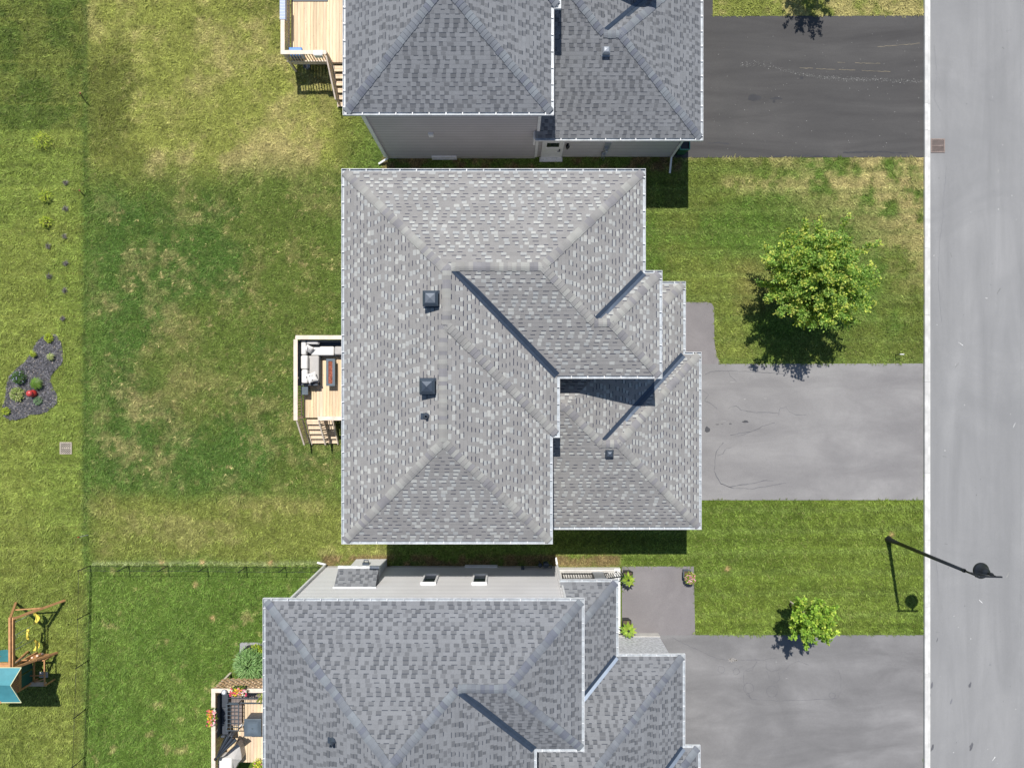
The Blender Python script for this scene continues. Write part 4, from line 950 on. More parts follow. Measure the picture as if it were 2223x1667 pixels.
for i, (b, t_, lb) in enumerate([((185.5, 222), (175, 204), 'red-tipped marker stake at the edge of the top back lawn'), ((178.5, 422), (174, 415), 'short red-tipped marker stake beside the second sapling'), ((191.5, 1161), (172, 1165.5), 'red-tipped marker stake just above the fence corner')]):
    x, y = G(*b); r = thing('marker_stake', (x, y, 0), lb, 'stake', 'survey stakes on the back boundary'); h_ = (.62, .3, .62)[i]
    x2, y2 = G(t_[0], t_[1], h_); m = MB(); m.beam((x, y, -.05), (x2, y2, h_), .028, .028); m.build('post', (M['black'], M['black'], M['rope'])[i], r)
    m = MB(); m.beam((x2, y2, h_ - .01), (x2 + (x2 - x) * .15, y2 + (y2 - y) * .15, h_ + .09), .036, .036); m.build('tip', M['red'], r)

# ------------------------------------------------------------------ street lamp
bx0, by0 = G(1927.5, 1170); r = thing('street_lamp', (bx0, by0, 0), 'black street lamp leaning over the road on a tall pole', 'street lamp')
props(r, 'black street lamp with a bell shade beside the kerb', 'street lamp')
m = MB(); m.lathe((bx0, by0, 0), [(.15, 0), (.15, .12), (.11, .22), (.085, .9), (.082, 1.0)], 16); m.tube([(bx0, by0, .9), (bx0, by0, 5.35)], [.082, .062], 16)
m.lathe((bx0, by0, 5.33), [(.062, 0), (.075, .02), (.075, .09), (.05, .12)], 14); m.tube([(bx0, by0, 5.4), (bx0, by0, 6.22)], .036, 12); m.build('pole', M['black'], r)
m = MB(); m.beam((bx0 - .10, by0, 6.20), (bx0 + .86, by0 - .02, 6.20), .05, .07); m.tube([(bx0, by0, 5.6), (bx0 + .25, by0, 5.75), (bx0 + .5, by0, 6.18)], .014, 8); m.tube([(bx0, by0, 6.2), (bx0, by0, 6.27)], .045, 12); m.build('arm', M['black'], r)
lx_, ly_ = bx0 + .63, by0 + .0
m = MB(); m.lathe((lx_, ly_, 5.38), [(.27, .01), (.30, 0), (.305, .03), (.27, .09), (.19, .16), (.165, .30), (.12, .38), (.06, .42), (.045, .50), (.07, .54), (.08, .60), (.06, .66), (.03, .70), (.03, .80)], 32)
hd = m.build('lamp_shade', M['black'], r)
m = MB(); m.lathe((lx_, ly_, 5.30), [(0, 0), (.10, .02), (.17, .07), (.19, .12)], 20); m.build('lens', M['glass'], hd)
# little black tap post on the lawn
x, y = G(1943, 770); r = thing('tap_post', (x, y, 0), 'small black tap post in the lawn near the kerb', 'tap')
m = MB(); m.tube([(x, y, 0), (x, y, .45)], .02); m.build('post', M['black'], r); m = MB(); m.tube([(x - .02, y, .44), (x + .16, y + .0, .44), (x + .17, y, .38)], .022); m.build('spout', M['white'], r)

# ------------------------------------------------------------------ chain-link fence
def fence_run(r, P, posts, h=.92, last=True):
    for q in posts:
        m = MB(); m.tube([(q[0], q[1], -.1), (q[0], q[1], h)], .02, 8); m.lathe((q[0], q[1], h), [(.028, 0), (.03, .02), (0, .045)], 8); m.build('post', M['black'], r)
    m = MB(); w_ = MB()
    for a, b in zip(P[:-1], P[1:]):
        a3 = Vector((a[0], a[1], 0)); b3 = Vector((b[0], b[1], 0)); d = b3 - a3; Ln = d.length; u = d / Ln; Zv = Vector((0, 0, 1))
        m.tube([a3 + Zv * (h - .03), b3 + Zv * (h - .03)], .008, 6); m.tube([a3 + Zv * .05, b3 + Zv * .05], .006, 5)
        hh_ = h - .08; st = .075; k = 0.0; s_ = Vector((-u.y, u.x, 0)) * .0011
        while k < Ln:
            for dr in (1, -1):
                e = k + dr * hh_; t0, t1 = 0.0, 1.0
                if e < 0: t1 = k / hh_
                if e > Ln: t1 = (Ln - k) / hh_
                if t1 > .02:
                    p0 = a3 + u * k + Zv * .05; p1 = a3 + u * (k + dr * hh_ * t1) + Zv * (.05 + hh_ * t1)
                    v_ = Vector((0, 0, .0011)); w_.face([p0 - s_, p0 + s_, p1 + s_, p1 - s_]); w_.face([p0 - v_, p0 + v_, p1 + v_, p1 - v_])
            k += st
    m.build('rail', M['black'], r); w_.build('wire_mesh', M['black'], r)
c0 = G(196.6, 1227.3); P1 = [c0] + [G(a, b) for a, b in ((280, 1227.8), (364.8, 1228), (450, 1228.5), (534.9, 1229.8), (620, 1230), (704, 1230.5))]
r = thing('fence', (c0[0], c0[1], 0), 'low black chain-link fence from the bottom house to the lawn corner', 'fence'); fence_run(r, P1, P1)
P2 = [c0] + [G(a, b) for a, b in ((194.9, 1329.5), (191.8, 1433), (187.7, 1537.7), (184, 1642), (180, 1746))]; P2b = [(c0[0], c0[1] - .05)] + P2[1:]
r = thing('fence', (P2[1][0], P2[1][1], 0), 'low black chain-link fence running down beside the swing set', 'fence'); fence_run(r, P2b, P2[1:])

# ------------------------------------------------------------------ decks
def rail_run(r, p, q, zf, zt, cap=.17, name='railing', bal=True, slope=None):
    # straight or sloping guard with cap board, two stringers and balusters
    (x0, y0), (x1, y1) = p, q; z0, z1 = (zt, zt) if slope is None else slope; f0, f1 = (zf, zf) if slope is None else (zf - (zt - z0), zf - (zt - z1))
    rl = MB(); A = Vector((x0, y0, z0)); B = Vector((x1, y1, z1)); rl.beam(A - Vector((0, 0, .02)), B - Vector((0, 0, .02)), cap, .038)
    hr = rl.build(name, M['railw'], r)
    s_ = MB(); dz = z0 - f0; Zv = Vector((0, 0, 1)); s_.beam(A - Zv * .085, B - Zv * .085, .038, .085); s_.beam(A - Zv * (dz - .06), B - Zv * (dz - .06), .038, .085)
    Ln = (B - A).length; n = int(Ln / .118); rn = random.Random(int(Ln * 100))
    if bal:
        for i in range(n):
            c = A.lerp(B, (i + .5) / n); k = rn.uniform(.8, 1.05); s_.beam(c - Zv * .05, c - Zv * (dz + .06), .036, .036, col=(k, k * .93, k * .85))
    s_.build('balusters', M['railw'], hr)
    return hr
def boards(r, x0, x1, y0, y1, z, seed=0, w_=.14):
    rn = random.Random(seed); m = MB(); x = x0
    while x < x1 - .01:
        k = rn.uniform(.86, 1.12); m.box(x + .004, min(x + w_ - .004, x1), y0, y1, z - .035, z, col=(k, k * rn.uniform(.95, 1.0), k * rn.uniform(.88, .98))); x += w_
    f = m.build('deck_boards', M['deckw'], r)
    m = MB(); m.box(x0 + .02, x1, y0 + .02, y0 + .06, z - .26, z - .037); m.box(x0 + .02, x1, y1 - .06, y1 - .02, z - .26, z - .037); m.box(x0 + .02, x0 + .06, y0 + .06, y1 - .06, z - .26, z - .037)
    x = x0 + .5
    while x < x1: m.box(x, x + .04, y0 + .06, y1 - .06, z - .22, z - .037); x += .5
    m.build('joists', M['railw'], r)
def posts(r, pts, z, s_=.09):
    for x, y in pts:
        m = MB(); m.box(x - s_ / 2, x + s_ / 2, y - s_ / 2, y + s_ / 2, -.05, z); m.build('post', M['railw'], r)
def stairs(r, x0, x1, y0, y1, zf, n, sides=(1, 1), shift=0.0):
    # flight going down towards y1; shift moves the lower end sideways
    for i in range(n):
        t = (i + .5) / (n); z = zf - zf * (i + 1) / (n + 1); yc = y0 + (y1 - y0) * t; d = abs(y1 - y0) / n; sh = shift * t; m = MB()
        for k in (0, 1): m.box(x0 + sh, x1 + sh, yc - d * .52 + k * d * .5, yc - d * .52 + k * d * .5 + d * .46, z - .035, z)
        m.build('step', M['deckw'], r)
    for x in (x0 + .03, x1 - .03): m = MB(); m.beam((x, y0, zf - .16), (x + shift, y1, .05), .038, .24); m.build('stringer', M['railw'], r)
ZF, ZR = .95, 1.88
# middle house deck
dx0, dx1, dy1, dy0 = L(-446.5, 0)[0], L(-273.5, 0)[0], L(0, -99.3)[1], L(0, 74.3)[1]
r = thing('deck', ((dx0 + dx1) / 2, (dy0 + dy1) / 2, 0), 'small wooden deck with corner sofa behind the middle house', 'deck', 'raised wooden decks')
boards(r, dx0 + .16, dx1, dy0 + .07, dy1 - .14, ZF, 1)
rail_run(r, (dx0 + .085, dy1 - .085), (dx1, dy1 - .085), ZF, ZR); rail_run(r, (dx0 + .085, dy1 - .172), (dx0 + .085, dy0), ZF, ZR - .002)
xs_ = L(-396, 0)[0]; rail_run(r, (xs_ - .02, dy0 + .085), (dx1, dy0 + .085), ZF, ZR)
posts(r, [(dx0 + .1, dy1 - .1), (dx0 + .1, dy0 + .08), (xs_ + .05, dy0 + .10), (dx0 + .1, (dy0 + dy1) / 2)], ZR - .05)
ye = L(0, 128)[1]; stairs(r, dx0 + .2, xs_ + .38, dy0, ye, ZF, 5, shift=.06)
rail_run(r, (dx0 + .11, dy0 - .02), (dx0 + .17, ye), ZF, ZR, .06, 'stair_railing', slope=(ZR - .06, ZR - ZF + .0))
rail_run(r, (xs_ + .0, dy0 - .02), (xs_ + .05, ye), ZF, ZR, .06, 'stair_railing', slope=(ZR - .06, ZR - ZF + .0))
# top house deck
ux0, ux1, uy0, uy1 = L(-473, 0)[0], L(-271.5, 0)[0], L(0, -673.4)[1], L(0, -960)[1]
r = thing('deck', ((ux0 + ux1) / 2, (uy0 + uy1) / 2, 0), 'wooden deck at the top edge with a striped towel on its rail', 'deck', 'raised wooden decks')
boards(r, ux0 + .16, ux1, uy0 + .08, uy1, ZF, 2)
xs_ = L(-380, 0)[0]; rail_run(r, (ux0 + .085, uy0 + .002 + .17), (ux0 + .085, uy1), ZF, ZR - .002); rail_run(r, (ux0, uy0 + .085), (xs_, uy0 + .085), ZF, ZR)
posts(r, [(ux0 + .1, uy0 + .1), (xs_ - .02, uy0 + .1)], ZR - .05); ye = L(0, -600)[1]
stairs(r, xs_ + .05, xs_ + 1.25, uy0, ye, ZF, 6); rail_run(r, (xs_ - .02, uy0 - .02), (xs_ + .16, ye), ZF, ZR, .06, 'stair_railing', slope=(ZR - .06, ZR - ZF))
# bottom house deck with lattice
bx0, bx1, by1, by0 = L(-615, 0)[0], L(-403.5, 0)[0], L(0, 622.6)[1], L(0, 800)[1]; ZFb, ZRb = .80, 1.86
r = thing('deck', ((bx0 + bx1) / 2, (by0 + by1) / 2, 0), 'wooden deck with lattice screens behind the bottom house', 'deck', 'raised wooden decks')
boards(r, bx0 + .16, bx1, by0, by1 - .12, ZFb, 3); posts(r, [(bx0 + .1, by1 - .1), (bx0 + .1, by1 - 1.9)], ZRb - .05)
def lattice(name, A, B, z0, z1, both=True, step=.25):
    m = MB(); A = Vector((*A, 0)); B = Vector((*B, 0)); d = B - A; Ln = d.length; u = d / Ln; h_ = z1 - z0; off = Vector((-u.y, u.x, 0)); k = -h_
    while k < Ln:
        for sgn, o in (((1, .0), (-1, .014)) if both else ((1, .0),)):
            a0, a1 = max(0, -k), min(h_, Ln - k)
            if a1 - a0 > .03:
                za, zb = (z0 + a0, z0 + a1) if sgn == 1 else (z1 - a0, z1 - a1); m.beam(A + u * (k + a0) + off * o + Vector((0, 0, za)), A + u * (k + a1) + off * o + Vector((0, 0, zb)), .012, .05)
        k += step
    return m.build(name, M['latw'], r)
cap1 = MB(); cap1.box(bx0, bx1, by1 - .17, by1, ZRb - .04, ZRb); cp = cap1.build('railing', M['railw'], r); ORG[cp.name] = ORG[r.name]
cap2 = MB(); cap2.box(bx0, bx0 + .17, by0, by1 - .173, ZRb - .041, ZRb - .001); cap2.build('railing', M['railw'], r)
lattice('lattice', (bx0 + .03, by1 - .04), (bx1, by1 - .04), .70, ZRb - .05); lattice('lattice', (bx0 + .13, by0), (bx0 + .13, by1 - .1), ZFb - .1, ZRb - .05, False, .10)

# ------------------------------------------------------------------ furniture on the middle deck
def rc(x0, x1, y0, y1, z, s_=5.183, ox=600, oy=680):
    a = G(ox + x0 / s_, oy + y0 / s_, z); b = G(ox + x1 / s_, oy + y1 / s_, z); return a[0], b[0], b[1], a[1]
a = rc(265, 490, 310, 810, 1.3); r = thing('corner_sofa', ((a[0] + a[1]) / 2, (a[2] + a[3]) / 2, ZF), 'l-shaped outdoor sofa with pale cushions and charcoal frame on the middle deck', 'sofa')
b = rc(265, 800, 318, 482, 1.3)
m = MB(); m.rbox(a[0], a[1], a[2], a[3], ZF + .08, ZF + .28, .02); m.rbox(a[1] + .002, b[1], b[2], b[3], ZF + .08, ZF + .278, .02)
m.rbox(a[0] - .02, a[0] + .07, a[2], a[3], ZF + .04, ZF + .66, .02); m.rbox(a[0] + .07, b[1], b[3] - .03, b[3] + .05, ZF + .04, ZF + .66, .02); m.rbox(a[0] + .07, a[1] - .05, a[2] - .02, a[2] + .07, ZF + .04, ZF + .50, .02)
for q in ((a[0] + .05, a[2] + .05), (a[1] - .05, a[2] + .05), (a[1] - .05, a[3] - .05), (b[1] - .05, b[2] + .05)): m.box(q[0] - .025, q[0] + .025, q[1] - .025, q[1] + .025, ZF, ZF + .09)
m.build('frame', M['dgrey'], r)
def cushion(q, z0, z1, mat, name='seat_cushion', puff=.02):
    m = MB(); m.rbox(q[0], q[1], q[2], q[3], z0, z1, .05, puff=puff); return m.build(name, M[mat], r)
cushion(rc(357, 478, 478, 785, 1.38), ZF + .28, ZF + .43, 'fabg'); cushion(rc(385, 648, 372, 476, 1.38), ZF + .28, ZF + .43, 'fabw'); cushion(rc(652, 800, 370, 468, 1.38), ZF + .28, ZF + .42, 'fabg')
for q in ((278, 335, 310, 470), (275, 352, 474, 630), (282, 352, 634, 788)): cushion(rc(*q, 1.62), ZF + .43, ZF + .70, 'fabw', 'back_cushion', .03)
cushion(rc(338, 476, 314, 350, 1.62), ZF + .43, ZF + .70, 'fabw', 'back_cushion', .03)
def pillow(cx, cy, w_, z, rot, tilt, label, seed):
    x, y = G(600 + cx / 5.183, 680 + cy / 5.183, z); m = MB(); rn = random.Random(seed); n = 8; V_ = []; fs = []
    for side in (1, -1):
        for i in range(n + 1):
            for j in range(n + 1):
                u, v = i / n * 2 - 1, j / n * 2 - 1; k = 1 - .10 * (1 - abs(u)) * abs(v) - .10 * (1 - abs(v)) * abs(u); th_ = .075 * (1 - u ** 4) * (1 - v ** 4)
                q = Vector((u * w_ / 2 * k, v * w_ / 2 * k, side * th_)); q.rotate(__import__('mathutils').Euler((tilt[0], tilt[1], rot))); V_.append((x + q.x, y + q.y, z + q.z))
    N1 = (n + 1) ** 2
    for s0 in (0, N1):
        for i in range(n):
            for j in range(n):
                q = (s0 + i * (n + 1) + j, s0 + (i + 1) * (n + 1) + j, s0 + (i + 1) * (n + 1) + j + 1, s0 + i * (n + 1) + j + 1); c = (.12, .12, .13) if rn.random() < .10 and 1 <= i < n - 1 else (1.05, 1.05, 1.06); m.mesh([V_[t_] for t_ in q], [(0, 1, 2, 3) if s0 == 0 else (3, 2, 1, 0)], 0, c, True)
    o = m.build('throw_pillow', M['fabw'], org=(x, y, z)); return props(o, label, 'pillow', 'patterned throw pillows on the corner sofa')
pillow(366, 402, .34, ZF + .62, -.5, (.35, .5), 'white throw pillow with dark specks in the sofa corner', 1)
pillow(350, 730, .36, ZF + .60, -.15, (0, .6), 'speckled throw pillow leaning under another at the sofa end', 2)
pillow(402, 722, .40, ZF + .70, .35, (0, .25), 'plain white throw pillow on top at the sofa end', 3)
q = rc(558, 656, 512, 818, 1.4); r = thing('fire_table', ((q[0] + q[1]) / 2, (q[2] + q[3]) / 2, ZF), 'long grey fire table with a strip of red lava rock', 'fire table')
m = MB(); m.box(q[0] + .05, q[1] - .05, q[2] + .05, q[3] - .05, ZF, ZF + .36); m.build('base', M['dgrey'], r)
i_ = rc(582, 628, 538, 792, 1.4); m = MB()
for z in ((q[0], i_[0], q[2], q[3]), (i_[1], q[1], q[2], q[3]), (i_[0], i_[1], q[2], i_[2]), (i_[0], i_[1], i_[3], q[3])): m.box(*z, ZF + .36, ZF + .42)
m.build('table_top', M['mgrey'], r); m = MB(); rn = random.Random(5)
for k in range(420):
    x, y = rn.uniform(i_[0] + .01, i_[1] - .01), rn.uniform(i_[2] + .01, i_[3] - .01); s0 = rn.uniform(.010, .022); c = rn.uniform(.6, 1.6); V_ = [Vector((x, y, ZF + .40)) + rv(rn) * s0 for _ in range(5)]
    m.mesh(V_, [(0, 1, 2), (0, 2, 3), (1, 3, 4), (2, 4, 0), (0, 3, 1)], 0, (c, c * rn.uniform(.8, 1.2), c))
m.face([(i_[0], i_[2], ZF + .385), (i_[1], i_[2], ZF + .385), (i_[1], i_[3], ZF + .385), (i_[0], i_[3], ZF + .385)]); m.build('lava_rocks', M['lava'], r)
q = rc(275, 355, 827, 918, 1.4); r = thing('side_table', ((q[0] + q[1]) / 2, (q[2] + q[3]) / 2, ZF), 'square slate-grey side table at the end of the sofa', 'side table')
m = MB(); m.rbox(q[0], q[1], q[2], q[3], ZF + .38, ZF + .44, .012); m.build('table_top', M['mgrey'], r); m = MB(); m.rbox(q[0] + .02, q[1] - .02, q[2] + .02, q[3] - .02, ZF, ZF + .38, .012); m.build('body', M['dgrey'], r)
# ------------------------------------------------------------------ things on the top deck
def rt(x0, x1, y0, y1, z): return rc(x0, x1, y0, y1, z, 3.687, 560, 0)
q = rt(172, 219, -60, 156, 1.9); m = MB(); ns = 36; rn = random.Random(2)
for k in range(ns):
    ya, yb = q[2] + (q[3] - q[2]) * k / ns, q[2] + (q[3] - q[2]) * (k + 1) / ns; c = (.95, 1.0, 1.1) if k % 2 else (.42, .55, .95); e = .012 * math.sin(k * .9)
    prof = [(q[0] - .03, 1.55), (q[0] - .015, 1.80), (q[0] + .01, ZR + .012 + e * .3), ((q[0] + q[1]) / 2, ZR + .018), (q[1] - .01, ZR + .012), (q[1] + .01, 1.74)]
    for (xa, za), (xb, zb) in zip(prof[:-1], prof[1:]): m.face([(xa, ya, za), (xb, ya, zb), (xb, yb, zb), (xa, yb, za)], col=c)
o = m.build('towel', M['fabw'], org=((q[0] + q[1]) / 2, (q[2] + q[3]) / 2, ZR)); props(o, 'blue and white striped towel draped over the top deck rail', 'towel')
q = rt(252, 362, 392, 478, 1.2); r = thing('cooler', ((q[0] + q[1]) / 2, (q[2] + q[3]) / 2, ZF), 'bright blue cooler box behind the corner of the top deck rail', 'cooler')
q = (q[0] + .02, q[1], uy0 + .18, uy0 + .52); m = MB(); m.rbox(q[0], q[1], q[2], q[3], ZF, ZF + .36, .04); m.build('body', M['blue'], r); m = MB(); m.rbox(q[0] - .01, q[1] + .01, q[2] - .01, q[3] + .01, ZF + .362, ZF + .44, .03, col=(.7, 1, 1.3)); m.build('lid', M['blue'], r)
m = MB(); m.tube([(q[0] + .05, q[2] - .03, ZF + .3), (q[0] + .05, q[2] - .05, ZF + .2), (q[1] - .05, q[2] - .05, ZF + .2), (q[1] - .05, q[2] - .03, ZF + .3)], .015); m.build('handle', M['white'], r)
q = rt(443, 520, 407, 445, 1.9); m = MB(); m.rbox(q[0], q[1], q[2], q[3], ZR + .002, ZR + .07, .015); m.box(q[0] + .03, q[1] - .03, q[2] - .015, q[2] + .001, ZR - .18, ZR + .05); o = m.build('planter_box', M['white'], org=((q[0] + q[1]) / 2, (q[2] + q[3]) / 2, ZR)); props(o, 'white hook-on box sitting on the top deck rail', 'planter')
q = rt(270, 560, -260, 14, .97); m = MB(); m.rbox(q[0], q[1], q[2], q[3], ZF + .002, ZF + .022, .009); o = m.build('dark_sheet', M['dgrey'], org=((q[0] + q[1]) / 2, (q[2] + q[3]) / 2, ZF)); props(o, 'dark grey flat sheet on the top deck, cut off by the top edge', 'mat')  # thin dark grey sheet laid flat on the deck boards
x, y = G(667, 144, .2); r = thing('plant_pot', (x, y, 0), 'pale grey pot on the grass under the top deck', 'pot'); m = MB(); m.lathe((x, y, 0), [(0, 0), (.10, 0), (.14, .24), (.15, .26), (.13, .26), (.12, .2), (0, .19)], 18); m.build('pot', M['ventl'], r)
# green bin beside the top garage
x, y = L(364, -506); r = thing('wheeled_bin', (x, y, 0), 'green wheeled bin at the garage corner of the top house', 'bin'); m = MB()
a, b, h_ = .21, .27, .98; V_ = [(x + i * u, y + j * v, z) for z, u, v in ((.06, a * .8, b * .8), (h_, a, b)) for i, j in ((-1, -1), (1, -1), (1, 1), (-1, 1))]
m.mesh(V_, [(0, 1, 5, 4), (1, 2, 6, 5), (2, 3, 7, 6), (3, 0, 4, 7), (3, 2, 1, 0)]); m.build('body', M['green'], r)
m = MB(); m.face([(x - a * .93, y - b * .93, .9), (x + a * .93, y - b * .93, .9), (x + a * .93, y + b * .93, .9), (x - a * .93, y + b * .93, .9)]); m.build('inner_sheet', M['black'], r)  # flat black sheet across the bin just below its rim
m = MB()
for p_, q_ in (((-a, -b), (a, -b)), ((a, -b), (a, b)), ((a, b), (-a, b)), ((-a, b), (-a, -b))): m.beam((x + p_[0], y + p_[1], h_), (x + q_[0], y + q_[1], h_), .035, .03, col=(5, 3.2, 4))
m.build('rim', M['green'], r); m = MB()
for i in (-1, 1): m.tube([(x + i * (a - .05), y + b - .05, .1), (x + i * (a + .0), y + b - .05, .1)], .1, 14)
m.build('wheels', M['black'], r)

# ------------------------------------------------------------------ things on the bottom deck
def rb(x0, x1, y0, y1, z): return rc(x0, x1, y0, y1, z, 5.585, 430, 1370)
q = rb(240, 335, 745, 1265, 1.3); r = thing('patio_sofa', ((q[0] + q[1]) / 2, (q[2] + q[3]) / 2, ZFb), 'black resin sofa along the left rail of the bottom deck', 'sofa')
m = MB(); m.rbox(q[0], q[1] + .1, q[2], q[3], ZFb + .05, ZFb + .36, .03); m.build('base', M['black'], r); m = MB(); m.rbox(q[0] - .03, q[0] + .10, q[2], q[3], ZFb + .05, ZFb + .78, .03); m.build('backrest', M['dgrey'], r)
m = MB(); ym = (q[2] + q[3]) / 2 + .25; m.rbox(q[0] + .11, q[1] + .09, ym + .01, q[3] - .02, ZFb + .36, ZFb + .46, .03); m.rbox(q[0] + .11, q[1] + .09, q[2] + .02, ym - .01, ZFb + .36, ZFb + .44, .03); m.build('seat_cushion', M['dgrey'], r)
m = MB(); m.rbox(q[0] + .1, q[1] + .32, q[2] - .06, q[2] + .02, ZFb + .05, ZFb + .58, .03); m.build('armrest', M['dgrey'], r)
def gridtable(q, zt, label, nx_, ny_):
    r = thing('glass_table', ((q[0] + q[1]) / 2, (q[2] + q[3]) / 2, ZFb), label, 'table', 'glass-topped tables on the bottom deck'); m = MB(); t = .03
    for a in ((q[0], q[1], q[3] - t, q[3]), (q[0], q[1], q[2], q[2] + t), (q[0], q[0] + t, q[2] + t, q[3] - t), (q[1] - t, q[1], q[2] + t, q[3] - t)): m.box(*a, zt - .03, zt)
    for i in range(1, nx_): x = q[0] + (q[1] - q[0]) * i / nx_; m.box(x - .007, x + .007, q[2] + t, q[3] - t, zt - .022, zt - .006)
    for j in range(1, ny_): y = q[2] + (q[3] - q[2]) * j / ny_; m.box(q[0] + t, q[1] - t, y - .007, y + .007, zt - .024, zt - .007)
    m.build('frame', M['mgrey'], r)
    for x in (q[0] + .03, q[1] - .03):
        for y in (q[2] + .03, q[3] - .03): m = MB(); m.box(x - .02, x + .02, y - .02, y + .02, ZFb, zt - .03); m.build('leg', M['black'], r)
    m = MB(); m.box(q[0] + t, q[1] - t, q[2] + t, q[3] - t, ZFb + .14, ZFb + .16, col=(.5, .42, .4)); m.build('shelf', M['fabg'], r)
gridtable(rb(338, 492, 878, 1208, 1.4), 1.4, 'tall glass-grid table beside the black sofa', 3, 7)
gridtable(rb(346, 800, 748, 872, 1.25), 1.25, 'long low glass-grid table under the top rail flowers', 6, 2)
q = rb(553, 762, 1068, 1280, 1.55); r = thing('grill_cabinet', ((q[0] + q[1]) / 2, (q[2] + q[3]) / 2, ZFb), 'square slate-grey covered grill cabinet against the bottom house wall', 'grill'); m = MB(); m.rbox(q[0] + .04, q[1] - .04, q[2] + .04, q[3] - .04, ZFb, 1.46, .02); m.build('cabinet', M['dgrey'], r)
m = MB(); m.rbox(q[0], q[1], q[2], q[3], 1.461, 1.52, .015); cx_, cy_ = (q[0] + q[1]) / 2, (q[2] + q[3]) / 2
for k, e in enumerate((.42, .34, .26)): w2 = (q[1] - q[0]) * e; h2 = (q[3] - q[2]) * e; m.rbox(cx_ - w2, cx_ + w2, cy_ - h2, cy_ + h2, 1.52 + k * .008, 1.527 + k * .008 + .001, .004, col=(1 + .12 * k,) * 3)
m.lathe((cx_, cy_, 1.54), [(.03, 0), (.035, .02), (0, .03)], 14); m.build('lid', M['mgrey'], r)
# closed parasol: folded ribs and cloth panels lying towards the rail
x, y = G(430 + 215 / 5.585, 1370 + 1545 / 5.585, 1.9); xt, yt = G(430 + 380 / 5.585, 1370 + 1255 / 5.585, 2.4); r = thing('parasol', (x, y, 0), 'folded black parasol leaning over the bottom deck rail', 'parasol')
B0 = Vector((x, y, 1.92)); 
for k in range(6):
    e = Vector(G(430 + (345 + 26 * k - (k == 5) * 6) / 5.585, 1370 + (1258 + 9 * k) / 5.585, 2.1) + (2.1 + .05 * (k % 2),)); s_ = (e - B0).cross(Vector((0, 0, 1))).normalized(); m = MB()
    m.face([B0 + s_ * .02, e + s_ * .06, e + Vector((0, 0, .06)), B0 + Vector((0, 0, .03))]); m.face([B0 - s_ * .02, B0 + Vector((0, 0, .03)), e + Vector((0, 0, .06)), e - s_ * .06]); m.face([B0 + s_ * .02, B0 - s_ * .02, e - s_ * .06, e + s_ * .06])
    m.build('canopy_fold', M['dgrey'] if k % 2 else M['black'], r)
m = MB(); m.tube([(x, y, ZFb), B0, Vector((xt, yt, 2.16))], .022); m.lathe((x, y, 1.86), [(0, 0), (.06, .0), (.07, .08), (0, .12)], 12); m.build('pole', M['black'], r)
q = rb(235, 410, 1540, 1760, 1.5); r = thing('covered_chair', ((q[0] + q[1]) / 2, (q[2] + q[3]) / 2, ZFb), 'patio chair under a white cloth cover at the bottom edge', 'chair'); m = MB(); m.rbox(q[0], q[1], q[2], q[3], ZFb + .1, 1.5, .07, puff=.05); m.build('cover', M['fabw'], r)
m = MB()
for i in (q[0] + .08, q[1] - .08):
    for j in (q[2] + .08, q[3] - .08): m.box(i - .02, i + .02, j - .02, j + .02, ZFb, ZFb + .12)
m.build('legs', M['black'], r)
pts = [(330, 1500), (420, 1420), (470, 1365), (500, 1400), (520, 1500), (522, 1560), (480, 1600), (430, 1700), (415, 1700), (410, 1560)]; m = MB()
P_ = [Vector(G(430 + a / 5.585, 1370 + b / 5.585, 1.3) + (1.25,)) for a, b in pts]; c_ = sum(P_, Vector()) / len(P_) + Vector((0, 0, .18))
for i in range(len(P_)): a, b = P_[i], P_[(i + 1) % len(P_)]; m.face([a, b, c_], sm=True); m.face([a, Vector((a.x, a.y, ZFb)), Vector((b.x, b.y, ZFb)), b])
o = m.build('grill_cover', M['fabg'], org=(c_.x, c_.y, ZFb)); props(o, 'light grey fabric cover bulging beside the covered chair', 'cover')
FL = [(.75, .08, .18), (.85, .65, .05), (.85, .30, .12), (.9, .35, .5), (.85, .85, .8)]
def planter(cx, cy, w_, d_, z, label, seed, cols=FL, group='flower planters hooked on the deck rail'):
    x, y = G(cx, cy, z); r = thing('flower_planter', (x, y, z - .2), label, 'planter', group); m = MB(); w2, d2 = w_ / 2, d_ / 2
    m.rbox(x - w2 * .8, x + w2 * .8, y - d2 * .8, y + d2 * .8, z - .22, z - .02, .03); m.build('box', M['black'], r); rn = random.Random(seed); m = MB(); f = MB()
    for i in range(420):
        u, v = rn.gauss(0, .45), rn.gauss(0, .45)
        if abs(u) > 1.1 or abs(v) > 1.1: continue
        leaf(m, Vector((x + u * w2, y + v * d2, z + rn.uniform(-.08, .10))), rv(rn) + Vector((u, v, .2)), Vector((0, 0, 1)) + rv(rn) * .5, .07, .035, jc(rn, YG + MG))
    for i in range(64):
        u, v = rn.uniform(-1, 1), rn.uniform(-1, 1); c = cols[int((u * .5 + .5 + rn.uniform(-.2, .2)) * len(cols)) % len(cols)]
        for k in range(5): b = k * 1.257 + rn.random(); leaf(f, Vector((x + u * w2, y + v * d2, z + .08 + rn.uniform(0, .05))), Vector((math.cos(b), math.sin(b), .2)), Vector((0, 0, 1)), .045, .035, jc(rn, [c]))
    m.build('foliage', M['leaf'], r); f.build('flowers', M['petal'], r)
planter(519, 1499, .70, .34, 1.98, 'pink and yellow flower planter on the top rail of the bottom deck', 1); planter(460.5, 1555, .36, .72, 1.95, 'orange, white and yellow flower planter on the left rail of the bottom deck', 2)
x, y = G(558, 1662, 1.2); plant('potted_flowers', x, y, 1.0, .22, .25, 200, .08, .04, YG, 'yellow and pink potted flowers near the bottom edge of the deck', 'plant', 'dome', 77, None, (16, .04, [(.75, .25, .4), (.85, .8, .1)]))
